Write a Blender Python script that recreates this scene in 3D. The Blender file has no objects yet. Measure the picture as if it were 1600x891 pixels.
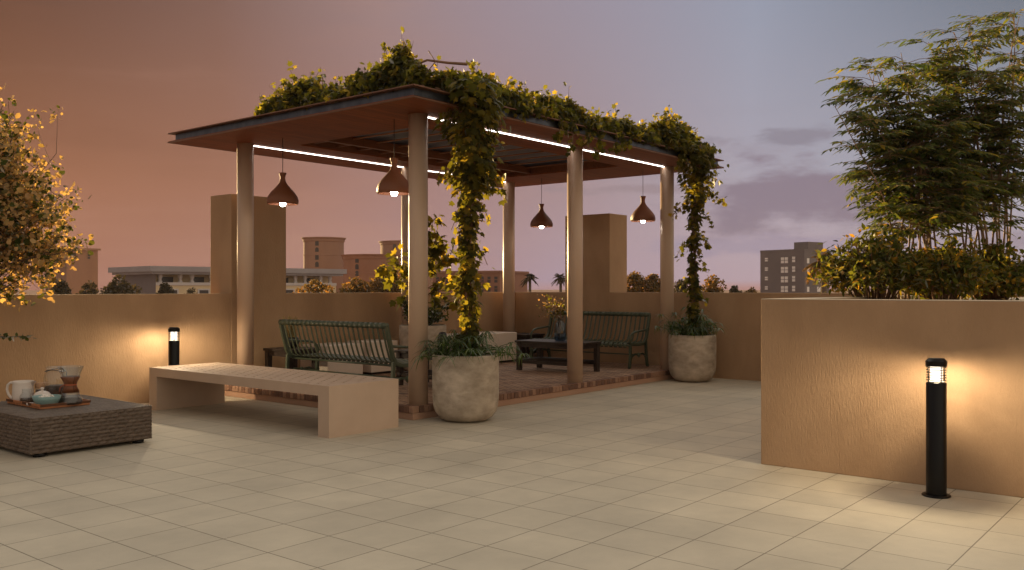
import bpy, math, random
import numpy as np
from math import sin, cos, pi, radians
from mathutils import Vector, Matrix

random.seed(7)
rng = np.random.default_rng(7)
S = bpy.context.scene
COL = S.collection

# ------------------------------------------------------------------ camera frame
F, CX, CY, EYE = 1407.0, 800.0, 450.0, 1.5          # focal length (px of 1600), centre, horizon, eye height
RT = (0.6295, -0.7770)                               # camera right in the ground plane
FW = (0.7770, 0.6295)                                # camera forward

def cf(px, d, z=0.0):
    """ground position of a thing seen at column px, d metres in front of the camera"""
    x = (px - CX) / F * d
    return Vector((RT[0]*x + FW[0]*d, RT[1]*x + FW[1]*d, z))

def pl(px, py, z):
    """position on the horizontal plane z"""
    return cf(px, (EYE - z) * F / (py - CY), z)

# ------------------------------------------------------------------ materials
def nt(m):
    m.use_nodes = True
    t = m.node_tree
    t.nodes.clear()
    return t, t.nodes.new('ShaderNodeOutputMaterial')

def N(t, kind, **kw):
    n = t.nodes.new(kind)
    for k, v in kw.items():
        if k.startswith('i_'):
            key = k[2:]
            key = int(key) if key.isdigit() else key.replace('_', ' ')
            n.inputs[key].default_value = v
        else:
            setattr(n, k, v)
    return n

def c4(c): return (c[0], c[1], c[2], 1.0)

def ramp(t, fac, stops):
    r = t.nodes.new('ShaderNodeValToRGB')
    e = r.color_ramp.elements
    while len(e) > 1: e.remove(e[-1])
    e[0].position, e[0].color = stops[0][0], c4(stops[0][1])
    for p, c in stops[1:]:
        x = e.new(p); x.color = c4(c)
    t.links.new(fac, r.inputs[0])
    return r.outputs[0]

def mat(name, c, rough=0.7, c2=None, scale=3.0, stretch=(1, 1, 1), bump=0.0, bscale=60.0, bstretch=(1, 1, 1),
        metal=0.0, spec=0.4, detail=6.0, rvar=0.0, coat=0.0, bdist=0.01):
    m = bpy.data.materials.new(name)
    t, out = nt(m)
    b = N(t, 'ShaderNodeBsdfPrincipled', i_Roughness=rough, i_Metallic=metal)
    b.inputs['Specular IOR Level'].default_value = spec
    b.inputs['Coat Weight'].default_value = coat
    b.inputs['Base Color'].default_value = c4(c)
    tc = N(t, 'ShaderNodeTexCoord')
    if c2 is not None:
        mp = N(t, 'ShaderNodeMapping'); mp.inputs['Scale'].default_value = stretch
        t.links.new(tc.outputs['Object'], mp.inputs[0])
        n = N(t, 'ShaderNodeTexNoise', i_Scale=scale, i_Detail=detail, i_Roughness=0.6)
        t.links.new(mp.outputs[0], n.inputs['Vector'])
        t.links.new(ramp(t, n.outputs[0], [(0.3, c), (0.7, c2)]), b.inputs['Base Color'])
        if rvar:
            mr = N(t, 'ShaderNodeMapRange'); mr.inputs[1].default_value = 0.3; mr.inputs[2].default_value = 0.7
            mr.inputs[3].default_value = rough - rvar; mr.inputs[4].default_value = rough + rvar
            t.links.new(n.outputs[0], mr.inputs[0]); t.links.new(mr.outputs[0], b.inputs['Roughness'])
    if bump:
        mp2 = N(t, 'ShaderNodeMapping'); mp2.inputs['Scale'].default_value = bstretch
        t.links.new(tc.outputs['Object'], mp2.inputs[0])
        n2 = N(t, 'ShaderNodeTexNoise', i_Scale=bscale, i_Detail=4.0, i_Roughness=0.6)
        t.links.new(mp2.outputs[0], n2.inputs['Vector'])
        bp = N(t, 'ShaderNodeBump', i_Strength=bump, i_Distance=bdist)
        t.links.new(n2.outputs[0], bp.inputs['Height'])
        t.links.new(bp.outputs[0], b.inputs['Normal'])
    t.links.new(b.outputs[0], out.inputs[0])
    return m

def emit(name, c, s):
    m = bpy.data.materials.new(name)
    t, out = nt(m)
    e = N(t, 'ShaderNodeEmission', i_Strength=s); e.inputs[0].default_value = c4(c)
    t.links.new(e.outputs[0], out.inputs[0])
    return m

def leafmat(name, stops, tr, mix=0.5, gloss=0.12):
    """two-sided leaf: reflects and lets light through; every leaf its own tint"""
    m = bpy.data.materials.new(name)
    t, out = nt(m)
    g = N(t, 'ShaderNodeNewGeometry')
    col = ramp(t, g.outputs['Random Per Island'], stops)
    d = N(t, 'ShaderNodeBsdfDiffuse'); t.links.new(col, d.inputs[0])
    tl = N(t, 'ShaderNodeBsdfTranslucent')
    mx = N(t, 'ShaderNodeMix', data_type='RGBA', blend_type='MULTIPLY')
    mx.inputs[0].default_value = 1.0
    t.links.new(col, mx.inputs[6]); mx.inputs[7].default_value = c4(tr)
    t.links.new(mx.outputs[2], tl.inputs[0])
    ms = N(t, 'ShaderNodeMixShader', i_0=mix)
    t.links.new(d.outputs[0], ms.inputs[1]); t.links.new(tl.outputs[0], ms.inputs[2])
    gl = N(t, 'ShaderNodeBsdfGlossy', i_Roughness=0.6); gl.inputs[0].default_value = (0.8, 0.8, 0.8, 1)
    fr = N(t, 'ShaderNodeFresnel', i_IOR=1.35)
    sc = N(t, 'ShaderNodeMath', operation='MULTIPLY'); sc.inputs[1].default_value = gloss * 5
    t.links.new(fr.outputs[0], sc.inputs[0])
    m2 = N(t, 'ShaderNodeMixShader')
    t.links.new(sc.outputs[0], m2.inputs[0]); t.links.new(ms.outputs[0], m2.inputs[1]); t.links.new(gl.outputs[0], m2.inputs[2])
    t.links.new(m2.outputs[0], out.inputs[0])
    return m

def glassmat(name, tint=(1, 1, 1), alpha=0.12):
    m = bpy.data.materials.new(name)
    t, out = nt(m)
    tr = N(t, 'ShaderNodeBsdfTransparent'); tr.inputs[0].default_value = c4(tint)
    gl = N(t, 'ShaderNodeBsdfGlossy', i_Roughness=0.03)
    fr = N(t, 'ShaderNodeLayerWeight', i_Blend=0.5)
    pw = N(t, 'ShaderNodeMath', operation='POWER'); pw.inputs[1].default_value = 4.0; t.links.new(fr.outputs['Facing'], pw.inputs[0])
    ad = N(t, 'ShaderNodeMath', operation='MULTIPLY_ADD'); ad.inputs[1].default_value = 0.7; ad.inputs[2].default_value = 0.09
    t.links.new(pw.outputs[0], ad.inputs[0])
    ms = N(t, 'ShaderNodeMixShader')
    t.links.new(ad.outputs[0], ms.inputs[0]); t.links.new(tr.outputs[0], ms.inputs[1]); t.links.new(gl.outputs[0], ms.inputs[2])
    t.links.new(ms.outputs[0], out.inputs[0])
    return m

def brickmat(name, c1, c2, mortar, bw, bh, ms, loc=(0, 0, 0), rot=(0, 0, 0), offset=0.5, rough=0.8, spec=0.3,
             bump=0.5, bdist=0.004, cvar=0.0, nscale=4.0, fine=0.0):
    m = bpy.data.materials.new(name)
    t, out = nt(m)
    tc = N(t, 'ShaderNodeTexCoord')
    mp = N(t, 'ShaderNodeMapping'); mp.inputs['Location'].default_value = loc; mp.inputs['Rotation'].default_value = rot
    t.links.new(tc.outputs['Object'], mp.inputs[0])
    br = N(t, 'ShaderNodeTexBrick', offset=offset, squash=1.0)
    br.inputs['Color1'].default_value = c4(c1); br.inputs['Color2'].default_value = c4(c2); br.inputs['Mortar'].default_value = c4(mortar)
    br.inputs['Scale'].default_value = 1.0; br.inputs['Mortar Size'].default_value = ms
    br.inputs['Mortar Smooth'].default_value = 0.3
    br.inputs['Brick Width'].default_value = bw; br.inputs['Row Height'].default_value = bh
    t.links.new(mp.outputs[0], br.inputs['Vector'])
    n = N(t, 'ShaderNodeTexNoise', i_Scale=nscale, i_Detail=8.0, i_Roughness=0.65)
    t.links.new(tc.outputs['Object'], n.inputs['Vector'])
    mr = N(t, 'ShaderNodeMapRange'); mr.inputs[1].default_value = 0.25; mr.inputs[2].default_value = 0.75
    mr.inputs[3].default_value = 1 - cvar; mr.inputs[4].default_value = 1 + cvar
    t.links.new(n.outputs[0], mr.inputs[0])
    mx = N(t, 'ShaderNodeMix', data_type='RGBA', blend_type='MULTIPLY'); mx.inputs[0].default_value = 1.0
    t.links.new(br.outputs[0], mx.inputs[6]); t.links.new(mr.outputs[0], mx.inputs[7])
    b = N(t, 'ShaderNodeBsdfPrincipled', i_Roughness=rough); b.inputs['Specular IOR Level'].default_value = spec
    t.links.new(mx.outputs[2], b.inputs['Base Color'])
    mr2 = N(t, 'ShaderNodeMapRange'); mr2.inputs[1].default_value = 0.3; mr2.inputs[2].default_value = 0.7
    mr2.inputs[3].default_value = rough - 0.1; mr2.inputs[4].default_value = rough + 0.1
    t.links.new(n.outputs[0], mr2.inputs[0]); t.links.new(mr2.outputs[0], b.inputs['Roughness'])
    inv = N(t, 'ShaderNodeMath', operation='SUBTRACT'); inv.inputs[0].default_value = 1.0
    t.links.new(br.outputs['Fac'], inv.inputs[1])
    h = inv.outputs[0]
    if fine:
        n2 = N(t, 'ShaderNodeTexNoise', i_Scale=90.0, i_Detail=3.0)
        t.links.new(tc.outputs['Object'], n2.inputs['Vector'])
        ma = N(t, 'ShaderNodeMath', operation='MULTIPLY_ADD'); ma.inputs[1].default_value = fine
        t.links.new(n2.outputs[0], ma.inputs[0]); t.links.new(h, ma.inputs[2]); h = ma.outputs[0]
    bp = N(t, 'ShaderNodeBump', i_Strength=bump, i_Distance=bdist)
    t.links.new(h, bp.inputs['Height']); t.links.new(bp.outputs[0], b.inputs['Normal'])
    t.links.new(b.outputs[0], out.inputs[0])
    return m

def woodmat(name, c, c2, plank=0.1, axis=0, rough=0.5, grain=14.0):
    """planks running along one axis, each with its own tone, thin joints and grain"""
    m = bpy.data.materials.new(name)
    t, out = nt(m)
    tc = N(t, 'ShaderNodeTexCoord')
    mp = N(t, 'ShaderNodeMapping')
    if axis == 1: mp.inputs['Rotation'].default_value = (0, 0, radians(90))
    t.links.new(tc.outputs['Object'], mp.inputs[0])
    br = N(t, 'ShaderNodeTexBrick', offset=0.37)
    br.inputs['Color1'].default_value = c4(c); br.inputs['Color2'].default_value = c4(c2)
    br.inputs['Mortar'].default_value = c4([x * 0.25 for x in c])
    br.inputs['Scale'].default_value = 1.0; br.inputs['Mortar Size'].default_value = 0.0025
    br.inputs['Brick Width'].default_value = 2.4; br.inputs['Row Height'].default_value = plank
    t.links.new(mp.outputs[0], br.inputs['Vector'])
    mp2 = N(t, 'ShaderNodeMapping'); mp2.inputs['Scale'].default_value = (1, 12, 12)
    t.links.new(mp.outputs[0], mp2.inputs[0])
    n = N(t, 'ShaderNodeTexNoise', i_Scale=grain / 6, i_Detail=8.0, i_Roughness=0.7)
    t.links.new(mp2.outputs[0], n.inputs['Vector'])
    mr = N(t, 'ShaderNodeMapRange'); mr.inputs[1].default_value = 0.3; mr.inputs[2].default_value = 0.7
    mr.inputs[3].default_value = 0.65; mr.inputs[4].default_value = 1.3
    t.links.new(n.outputs[0], mr.inputs[0])
    mx = N(t, 'ShaderNodeMix', data_type='RGBA', blend_type='MULTIPLY'); mx.inputs[0].default_value = 1.0
    t.links.new(br.outputs[0], mx.inputs[6]); t.links.new(mr.outputs[0], mx.inputs[7])
    b = N(t, 'ShaderNodeBsdfPrincipled', i_Roughness=rough); b.inputs['Specular IOR Level'].default_value = 0.35
    t.links.new(mx.outputs[2], b.inputs['Base Color'])
    bp = N(t, 'ShaderNodeBump', i_Strength=0.25, i_Distance=0.004)
    t.links.new(n.outputs[0], bp.inputs['Height']); t.links.new(bp.outputs[0], b.inputs['Normal'])
    t.links.new(b.outputs[0], out.inputs[0])
    return m

M = {}
M['stucco'] = mat('combed_stucco', (0.355, 0.225, 0.132), 0.85, (0.465, 0.305, 0.185), 1.6, (1, 1, 0.5), bump=0.5, bscale=64, bstretch=(1.5, 1.5, 0.27), spec=0.15, bdist=0.014)
M['coping'] = mat('pale_plaster', (0.62, 0.52, 0.40), 0.8, (0.70, 0.60, 0.48), 3, bump=0.15, bscale=60, spec=0.2)
M['tile'] = brickmat('floor_tile', (0.48, 0.425, 0.335), (0.53, 0.468, 0.365), (0.22, 0.19, 0.145), 0.439, 0.439, 0.0040,
                     loc=(-2.655, -1.215, 0), offset=0.0, rough=0.72, spec=0.22, bump=0.6, bdist=0.005, cvar=0.19, nscale=1.1, fine=0.05)
M['brick'] = brickmat('brick_paver', (0.26, 0.145, 0.09), (0.50, 0.32, 0.21), (0.09, 0.06, 0.045), 0.22, 0.075, 0.010,
                      rot=(0, 0, radians(90)), rough=0.75, bump=0.7, cvar=0.3, nscale=5)
M['edge_a'] = brickmat('brick_soldier', (0.17, 0.065, 0.035), (0.38, 0.19, 0.11), (0.09, 0.055, 0.04), 0.075, 0.3, 0.006,
                       offset=0.0, rough=0.75, bump=0.8, cvar=0.35, nscale=6)
M['render'] = mat('pink_render', (0.42, 0.25, 0.17), 0.8, (0.47, 0.29, 0.20), 2, bump=0.2, bscale=70)
M['column'] = mat('column_paint', (0.50, 0.345, 0.245), 0.42, (0.545, 0.385, 0.275), 1.5, (1, 1, 0.3), spec=0.5, bump=0.05, bscale=40)
M['soffit'] = woodmat('soffit_planks', (0.17, 0.038, 0.007), (0.225, 0.056, 0.012), 0.11, 0, 0.6)
M['beam'] = woodmat('beam_wood', (0.13, 0.042, 0.016), (0.17, 0.06, 0.024), 0.3, 0, 0.5)
M['slat'] = woodmat('slat_wood', (0.24, 0.095, 0.04), (0.30, 0.125, 0.055), 0.3, 1, 0.45)
M['steel'] = mat('dark_steel', (0.05, 0.055, 0.072), 0.32, (0.10, 0.11, 0.13), 9, (1, 1, 0.15), metal=0.7, bump=0.12, bscale=40)
M['rust'] = mat('brown_steel', (0.16, 0.075, 0.045), 0.45, (0.21, 0.10, 0.06), 6, metal=0.4)
M['louvre'] = mat('navy_sheet', (0.016, 0.034, 0.075), 0.4, (0.03, 0.055, 0.11), 10, (1, 0.15, 1), bump=0.2, bscale=30)
M['led'] = emit('led_strip', (1.0, 0.90, 0.80), 4.0)
M['concrete'] = mat('cast_concrete', (0.49, 0.36, 0.27), 0.75, (0.56, 0.42, 0.32), 2.2, bump=0.12, bscale=90, spec=0.3)
M['pot'] = mat('weathered_concrete', (0.25, 0.20, 0.15), 0.75, (0.56, 0.47, 0.375), 4.2, (1, 1, 1.8), bump=0.45, bscale=9, detail=12, spec=0.3)
M['soil'] = mat('soil', (0.045, 0.03, 0.02), 0.95, (0.09, 0.06, 0.04), 20, bump=1.0, bscale=40, bdist=0.03)
M['gravel'] = mat('planter_gravel', (0.55, 0.46, 0.36), 0.9, (0.68, 0.58, 0.46), 25, bump=0.8, bscale=60, bdist=0.02)
M['white'] = mat('white_seat_render', (0.66, 0.55, 0.46), 0.7, (0.72, 0.61, 0.52), 2, bump=0.08, bscale=80)
M['green'] = mat('green_bench_paint', (0.048, 0.064, 0.038), 0.42, (0.066, 0.085, 0.05), 8, spec=0.5, bump=0.05, bscale=60)
M['darkwood'] = woodmat('dark_stained_wood', (0.030, 0.020, 0.016), (0.045, 0.032, 0.026), 0.1, 1, 0.42)
M['black'] = mat('black_paint', (0.004, 0.0035, 0.0035), 0.3, spec=0.25)
M['blackvase'] = mat('black_ceramic', (0.012, 0.010, 0.010), 0.3, spec=0.5)
M['reflector'] = mat('white_reflector', (0.8, 0.78, 0.72), 0.4)
M['bulb'] = emit('bulb_glow', (1.0, 0.93, 0.82), 16.0)
M['cord'] = mat('cord_black', (0.03, 0.02, 0.018), 0.6)
M['wicker'] = mat('brown_wicker', (0.075, 0.052, 0.038), 0.5, (0.17, 0.125, 0.095), 9, (1, 1, 6), spec=0.4)
M['wickerin'] = mat('wicker_frame', (0.03, 0.022, 0.018), 0.7)
M['tray'] = woodmat('tray_wood', (0.46, 0.18, 0.075), (0.52, 0.215, 0.095), 0.2, 0, 0.45)
M['collar'] = woodmat('collar_wood', (0.15, 0.052, 0.022), (0.19, 0.07, 0.03), 0.3, 0, 0.4)
M['leather'] = mat('leather_cord', (0.42, 0.10, 0.04), 0.5)
M['glass'] = glassmat('clear_glass', (0.93, 0.96, 0.98), 0.15)
M['blueglass'] = glassmat('blue_grey_glass', (0.52, 0.62, 0.72), 0.15)
M['china'] = mat('white_china', (0.72, 0.64, 0.58), 0.25, spec=0.5)
M['teal'] = mat('teal_glaze', (0.20, 0.33, 0.33), 0.4, (0.27, 0.40, 0.39), 30, bump=0.1, bscale=80)
M['sugar'] = mat('sugar_white', (0.8, 0.74, 0.68), 0.8, bump=0.5, bscale=120)
M['cork'] = mat('cork', (0.36, 0.20, 0.11), 0.85, (0.50, 0.30, 0.17), 40, bump=0.4, bscale=70)
M['coffee'] = mat('coffee_beans', (0.035, 0.018, 0.010), 0.4, (0.08, 0.04, 0.02), 60, bump=1.0, bscale=90)
M['bark'] = mat('bark', (0.10, 0.065, 0.045), 0.9, (0.17, 0.115, 0.08), 12, (1, 1, 0.2), bump=0.6, bscale=30)
M['stem'] = mat('reddish_stem', (0.16, 0.085, 0.05), 0.7, (0.24, 0.13, 0.075), 10)
M['culm'] = mat('cane_stem', (0.26, 0.16, 0.095), 0.6, (0.36, 0.22, 0.13), 6, (1, 1, 0.4))
GR = [(0.0, (0.030, 0.042, 0.012)), (0.5, (0.055, 0.075, 0.020)), (0.85, (0.085, 0.105, 0.028)), (1.0, (0.14, 0.13, 0.03))]
M['vine'] = leafmat('vine_leaf', [(0.0, (0.016, 0.020, 0.005)), (0.45, (0.030, 0.036, 0.009)), (0.8, (0.055, 0.058, 0.014)), (1.0, (0.095, 0.080, 0.018))], (10.0, 7.4, 2.4), 0.55, 0.05)
M['fern'] = leafmat('fern_leaf', [(0.0, (0.035, 0.070, 0.018)), (0.6, (0.07, 0.125, 0.03)), (1.0, (0.12, 0.17, 0.04))], (1.8, 1.6, 0.8), 0.4, 0.03)
M['cane_leaf'] = leafmat('cane_leaf', [(0.0, (0.024, 0.040, 0.014)), (0.45, (0.040, 0.062, 0.024)), (0.80, (0.072, 0.084, 0.024)), (1.0, (0.15, 0.12, 0.026))], (5.6, 4.7, 1.5), 0.5, 0.05)
M['shrub_leaf'] = leafmat('shrub_leaf', [(0.0, (0.030, 0.045, 0.012)), (0.5, (0.055, 0.075, 0.018)), (0.8, (0.10, 0.095, 0.022)), (1.0, (0.20, 0.13, 0.03))], (5.5, 3.9, 1.2), 0.5, 0.04)
M['tree_leaf'] = leafmat('garden_tree_leaf', [(0.0, (0.035, 0.05, 0.012)), (0.30, (0.07, 0.08, 0.02)), (0.42, (0.31, 0.22, 0.10)), (1.0, (0.52, 0.37, 0.20))], (2.1, 1.75, 0.9), 0.5, 0.04)
M['darkleaf'] = leafmat('glossy_dark_leaf', GR[:3], (1.5, 1.3, 0.8), 0.35)
M['far_leaf'] = leafmat('far_foliage', [(0.0, (0.06, 0.055, 0.022)), (0.6, (0.11, 0.088, 0.03)), (1.0, (0.24, 0.15, 0.045))], (3.0, 2.0, 1.0), 0.45, 0.03)
M['far_dark'] = leafmat('far_dark_foliage', [(0.0, (0.045, 0.042, 0.024)), (1.0, (0.085, 0.07, 0.035))], (1.5, 1.2, 0.9), 0.35, 0.03)
M['petal'] = leafmat('flower_petal', [(0.0, (0.42, 0.24, 0.07)), (1.0, (0.65, 0.48, 0.20))], (1.2, 1.0, 0.9), 0.5)
M['ground'] = mat('dry_ground', (0.30, 0.20, 0.15), 0.95, (0.36, 0.25, 0.19), 0.02, spec=0.0)
M['town_brown'] = mat('brown_tower_wall', (0.27, 0.155, 0.11), 0.9, (0.31, 0.18, 0.125), 0.6, (1, 1, 0.3), bump=0.2, bscale=3)
M['town_red'] = mat('reddish_wall', (0.27, 0.13, 0.085), 0.9, (0.31, 0.155, 0.10), 0.6)
M['town_grey'] = mat('grey_wall', (0.17, 0.145, 0.145), 0.9, (0.20, 0.17, 0.17), 0.5)
M['town_cream'] = mat('cream_wall', (0.62, 0.48, 0.30), 0.9, (0.68, 0.53, 0.34), 0.6)
M['town_white'] = mat('white_trim', (0.55, 0.50, 0.49), 0.8)
M['town_roof'] = mat('grey_roof_slab', (0.30, 0.27, 0.28), 0.8, (0.34, 0.31, 0.32), 0.7)
M['town_dark'] = mat('window_dark', (0.05, 0.04, 0.04), 0.3)
M['town_pale'] = mat('window_sky_reflection', (0.85, 0.80, 0.76), 0.5)  # sky reflected in the panes, put into the pale base colour
M['seed'] = mat('dry_grass', (0.25, 0.17, 0.06), 0.8, (0.34, 0.24, 0.09), 20)

def shade_mat():
    """turned wooden pendant shade: fine rings and vertical ribs"""
    m = bpy.data.materials.new('slatted_wood_shade')
    t, out = nt(m)
    tc = N(t, 'ShaderNodeTexCoord'); sp = N(t, 'ShaderNodeSeparateXYZ'); t.links.new(tc.outputs['Object'], sp.inputs[0])
    w1 = N(t, 'ShaderNodeMath', operation='MULTIPLY'); w1.inputs[1].default_value = 2 * pi / 0.022; t.links.new(sp.outputs[2], w1.inputs[0])
    s1 = N(t, 'ShaderNodeMath', operation='SINE'); t.links.new(w1.outputs[0], s1.inputs[0])
    at = N(t, 'ShaderNodeMath', operation='ARCTAN2'); t.links.new(sp.outputs[1], at.inputs[0]); t.links.new(sp.outputs[0], at.inputs[1])
    w2 = N(t, 'ShaderNodeMath', operation='MULTIPLY'); w2.inputs[1].default_value = 44.0; t.links.new(at.outputs[0], w2.inputs[0])
    s2 = N(t, 'ShaderNodeMath', operation='SINE'); t.links.new(w2.outputs[0], s2.inputs[0])
    pr = N(t, 'ShaderNodeMath', operation='MULTIPLY'); t.links.new(s1.outputs[0], pr.inputs[0]); t.links.new(s2.outputs[0], pr.inputs[1])
    mr = N(t, 'ShaderNodeMapRange'); mr.inputs[1].default_value = -1; mr.inputs[2].default_value = 1
    t.links.new(pr.outputs[0], mr.inputs[0])
    b = N(t, 'ShaderNodeBsdfPrincipled', i_Roughness=0.5)
    t.links.new(ramp(t, mr.outputs[0], [(0.0, (0.06, 0.018, 0.008)), (0.5, (0.19, 0.062, 0.025)), (1.0, (0.33, 0.12, 0.05))]), b.inputs['Base Color'])
    bp = N(t, 'ShaderNodeBump', i_Strength=0.6, i_Distance=0.004)
    t.links.new(mr.outputs[0], bp.inputs['Height']); t.links.new(bp.outputs[0], b.inputs['Normal'])
    t.links.new(b.outputs[0], out.inputs[0])
    return m
M['shade'] = shade_mat()

def lens_mat():
    m = bpy.data.materials.new('frosted_lamp_lens')
    t, out = nt(m)
    e = N(t, 'ShaderNodeEmission', i_Strength=2.4); e.inputs[0].default_value = (1, 0.93, 0.80, 1)
    tr = N(t, 'ShaderNodeBsdfTransparent')
    ms = N(t, 'ShaderNodeMixShader', i_0=0.35)
    t.links.new(tr.outputs[0], ms.inputs[1]); t.links.new(e.outputs[0], ms.inputs[2]); t.links.new(ms.outputs[0], out.inputs[0])
    return m
M['lens'] = lens_mat()

# ------------------------------------------------------------------ mesh building
class MB:
    def __init__(s): s.v, s.f, s.mi, s.sm = [], [], [], []
    def add(s, vs, fs, mi=0, smooth=False, xf=None):
        o = len(s.v)
        for p in vs:
            p = Vector(p)
            s.v.append(tuple(xf @ p) if xf is not None else tuple(p))
        for f in fs:
            s.f.append(tuple(i + o for i in f)); s.mi.append(mi); s.sm.append(smooth)
        return s
    def box(s, x0, x1, y0, y1, z0, z1, mi=0, xf=None):
        vs = [(x0, y0, z0), (x1, y0, z0), (x1, y1, z0), (x0, y1, z0), (x0, y0, z1), (x1, y0, z1), (x1, y1, z1), (x0, y1, z1)]
        fs = [(3, 2, 1, 0), (4, 5, 6, 7), (0, 1, 5, 4), (1, 2, 6, 5), (2, 3, 7, 6), (3, 0, 4, 7)]
        return s.add(vs, fs, mi, False, xf)
    def lathe(s, prof, c=(0, 0, 0), n=32, mi=0, smooth=True, xf=None, closed=False):
        vs, fs = [], []
        for r, z in prof:
            for k in range(n):
                a = 2 * pi * k / n
                vs.append((c[0] + max(r, 1e-5) * cos(a), c[1] + max(r, 1e-5) * sin(a), c[2] + z))
        for i in range(len(prof) - 1):
            for k in range(n):
                k2 = (k + 1) % n
                fs.append((i * n + k, i * n + k2, (i + 1) * n + k2, (i + 1) * n + k))
        s.add(vs, fs, mi, smooth, xf)
        return s
    def tube(s, pts, r, n=8, mi=0, cap=True, flat=None):
        """tube through pts; r a number or list; flat=(w,h) gives an oval strap"""
        pts = [Vector(p) for p in pts]
        m = len(pts)
        rs = list(r) if hasattr(r, '__len__') else [r] * m
        vs, fs = [], []
        up = Vector((0, 0, 1))
        prev = None
        for i, p in enumerate(pts):
            d = (pts[min(i + 1, m - 1)] - pts[max(i - 1, 0)])
            if d.length < 1e-9: d = Vector((0, 0, 1))
            d.normalize()
            if prev is None:
                ref = up if abs(d.z) < 0.9 else Vector((1, 0, 0))
                x = d.cross(ref).normalized()
            else:
                x = (prev - d * prev.dot(d))
                x = x.normalized() if x.length > 1e-6 else d.orthogonal().normalized()
            prev = x
            y = d.cross(x)
            for k in range(n):
                a = 2 * pi * k / n
                wx, wy = (rs[i], rs[i]) if flat is None else flat
                vs.append(p + x * cos(a) * wx + y * sin(a) * wy)
        for i in range(m - 1):
            for k in range(n):
                k2 = (k + 1) % n
                fs.append((i * n + k, i * n + k2, (i + 1) * n + k2, (i + 1) * n + k))
        if cap:
            fs.append(tuple(reversed(range(n)))); fs.append(tuple((m - 1) * n + k for k in range(n)))
        s.add(vs, fs, mi, True)
        return s
    def sweep(s, pts, w, th, axis, mi=0):
        """flat bar: rectangular section, width w along 'axis', thickness th, through pts"""
        pts = [Vector(p) for p in pts]; ax = Vector(axis).normalized()
        m = len(pts); vs, fs = [], []
        for i, p in enumerate(pts):
            d = (pts[min(i + 1, m - 1)] - pts[max(i - 1, 0)]).normalized()
            nn = d.cross(ax).normalized()
            for sx, sy in ((-1, -1), (1, -1), (1, 1), (-1, 1)):
                vs.append(p + ax * (sx * w / 2) + nn * (sy * th / 2))
        for i in range(m - 1):
            for k in range(4):
                k2 = (k + 1) % 4
                fs.append((i * 4 + k, i * 4 + k2, (i + 1) * 4 + k2, (i + 1) * 4 + k))
        fs.append((3, 2, 1, 0)); fs.append(tuple((m - 1) * 4 + k for k in range(4)))
        s.add(vs, fs, mi)
        return s
    def build(s, name, mats, parent=None, bevel=0.0, loc=(0, 0, 0), rz=0.0, seg=2):
        me = bpy.data.meshes.new(name)
        me.from_pydata(s.v, [], s.f)
        for m in (mats if isinstance(mats, (list, tuple)) else [mats]): me.materials.append(m)
        me.polygons.foreach_set('material_index', s.mi)
        me.polygons.foreach_set('use_smooth', s.sm)
        me.update()
        o = bpy.data.objects.new(name, me); COL.objects.link(o)
        o.location = loc; o.rotation_euler = (0, 0, rz)
        if parent is not None: o.parent = parent
        if bevel:
            b = o.modifiers.new('bevel', 'BEVEL'); b.width = bevel; b.segments = seg; b.limit_method = 'ANGLE'
            b.angle_limit = radians(40); b.harden_normals = False
        return o

def thing(name, label, cat, loc=(0, 0, 0), rz=0.0, group=None):
    o = bpy.data.objects.new(name, None); COL.objects.link(o)
    o.empty_display_size = 0.1
    o.location = loc; o.rotation_euler = (0, 0, rz)
    return tag(o, label, cat, group)

def tag(o, label, cat, group=None):
    o['label'] = label; o['category'] = cat
    if group: o['group'] = group
    return o

def struct(o):
    o['kind'] = 'structure'; return o

def dup(root, loc, rz, label, group=None):
    r = root.copy(); COL.objects.link(r); r.location = loc; r.rotation_euler = (0, 0, rz); r['label'] = label
    if group: r['group'] = group
    for ch in list(root.children):
        c = ch.copy(); COL.objects.link(c); c.parent = r
        for g in list(ch.children):
            d = g.copy(); COL.objects.link(d); d.parent = c
    return r

# ------------------------------------------------------------------ foliage
MAPLE = np.array([(0, 0, 0), (0.30, 0.02, -0.03), (0.50, 0.20, -0.08), (0.33, 0.34, -0.03), (0.56, 0.62, -0.10), (0.24, 0.63, -0.02), (0, 1.0, -0.12),
                  (-0.24, 0.63, -0.02), (-0.56, 0.62, -0.10), (-0.33, 0.34, -0.03), (-0.50, 0.20, -0.08), (-0.30, 0.02, -0.03), (0, 0.40, 0.06)])
MAPLE_F = [(12, i, (i + 1) % 12) for i in range(12)]
LANCE = np.array([(0, 0, 0), (0.14, 0.28, 0.03), (0.15, 0.55, 0.0), (0, 1.0, -0.14), (-0.15, 0.55, 0.0), (-0.14, 0.28, 0.03), (0, 0.45, -0.03)])
LANCE_F = [(6, 0, 1), (6, 1, 2), (6, 2, 3), (6, 3, 4), (6, 4, 5), (6, 5, 0)]
OVAL = np.array([(0, 0, 0), (0.30, 0.25, 0.05), (0.30, 0.65, 0.02), (0, 1.0, -0.10), (-0.30, 0.65, 0.02), (-0.30, 0.25, 0.05)])
OVAL_F = [(0, 1, 2, 3), (0, 3, 4, 5)]

def unit(a):
    return a / np.maximum(np.linalg.norm(a, axis=-1, keepdims=True), 1e-9)

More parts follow.
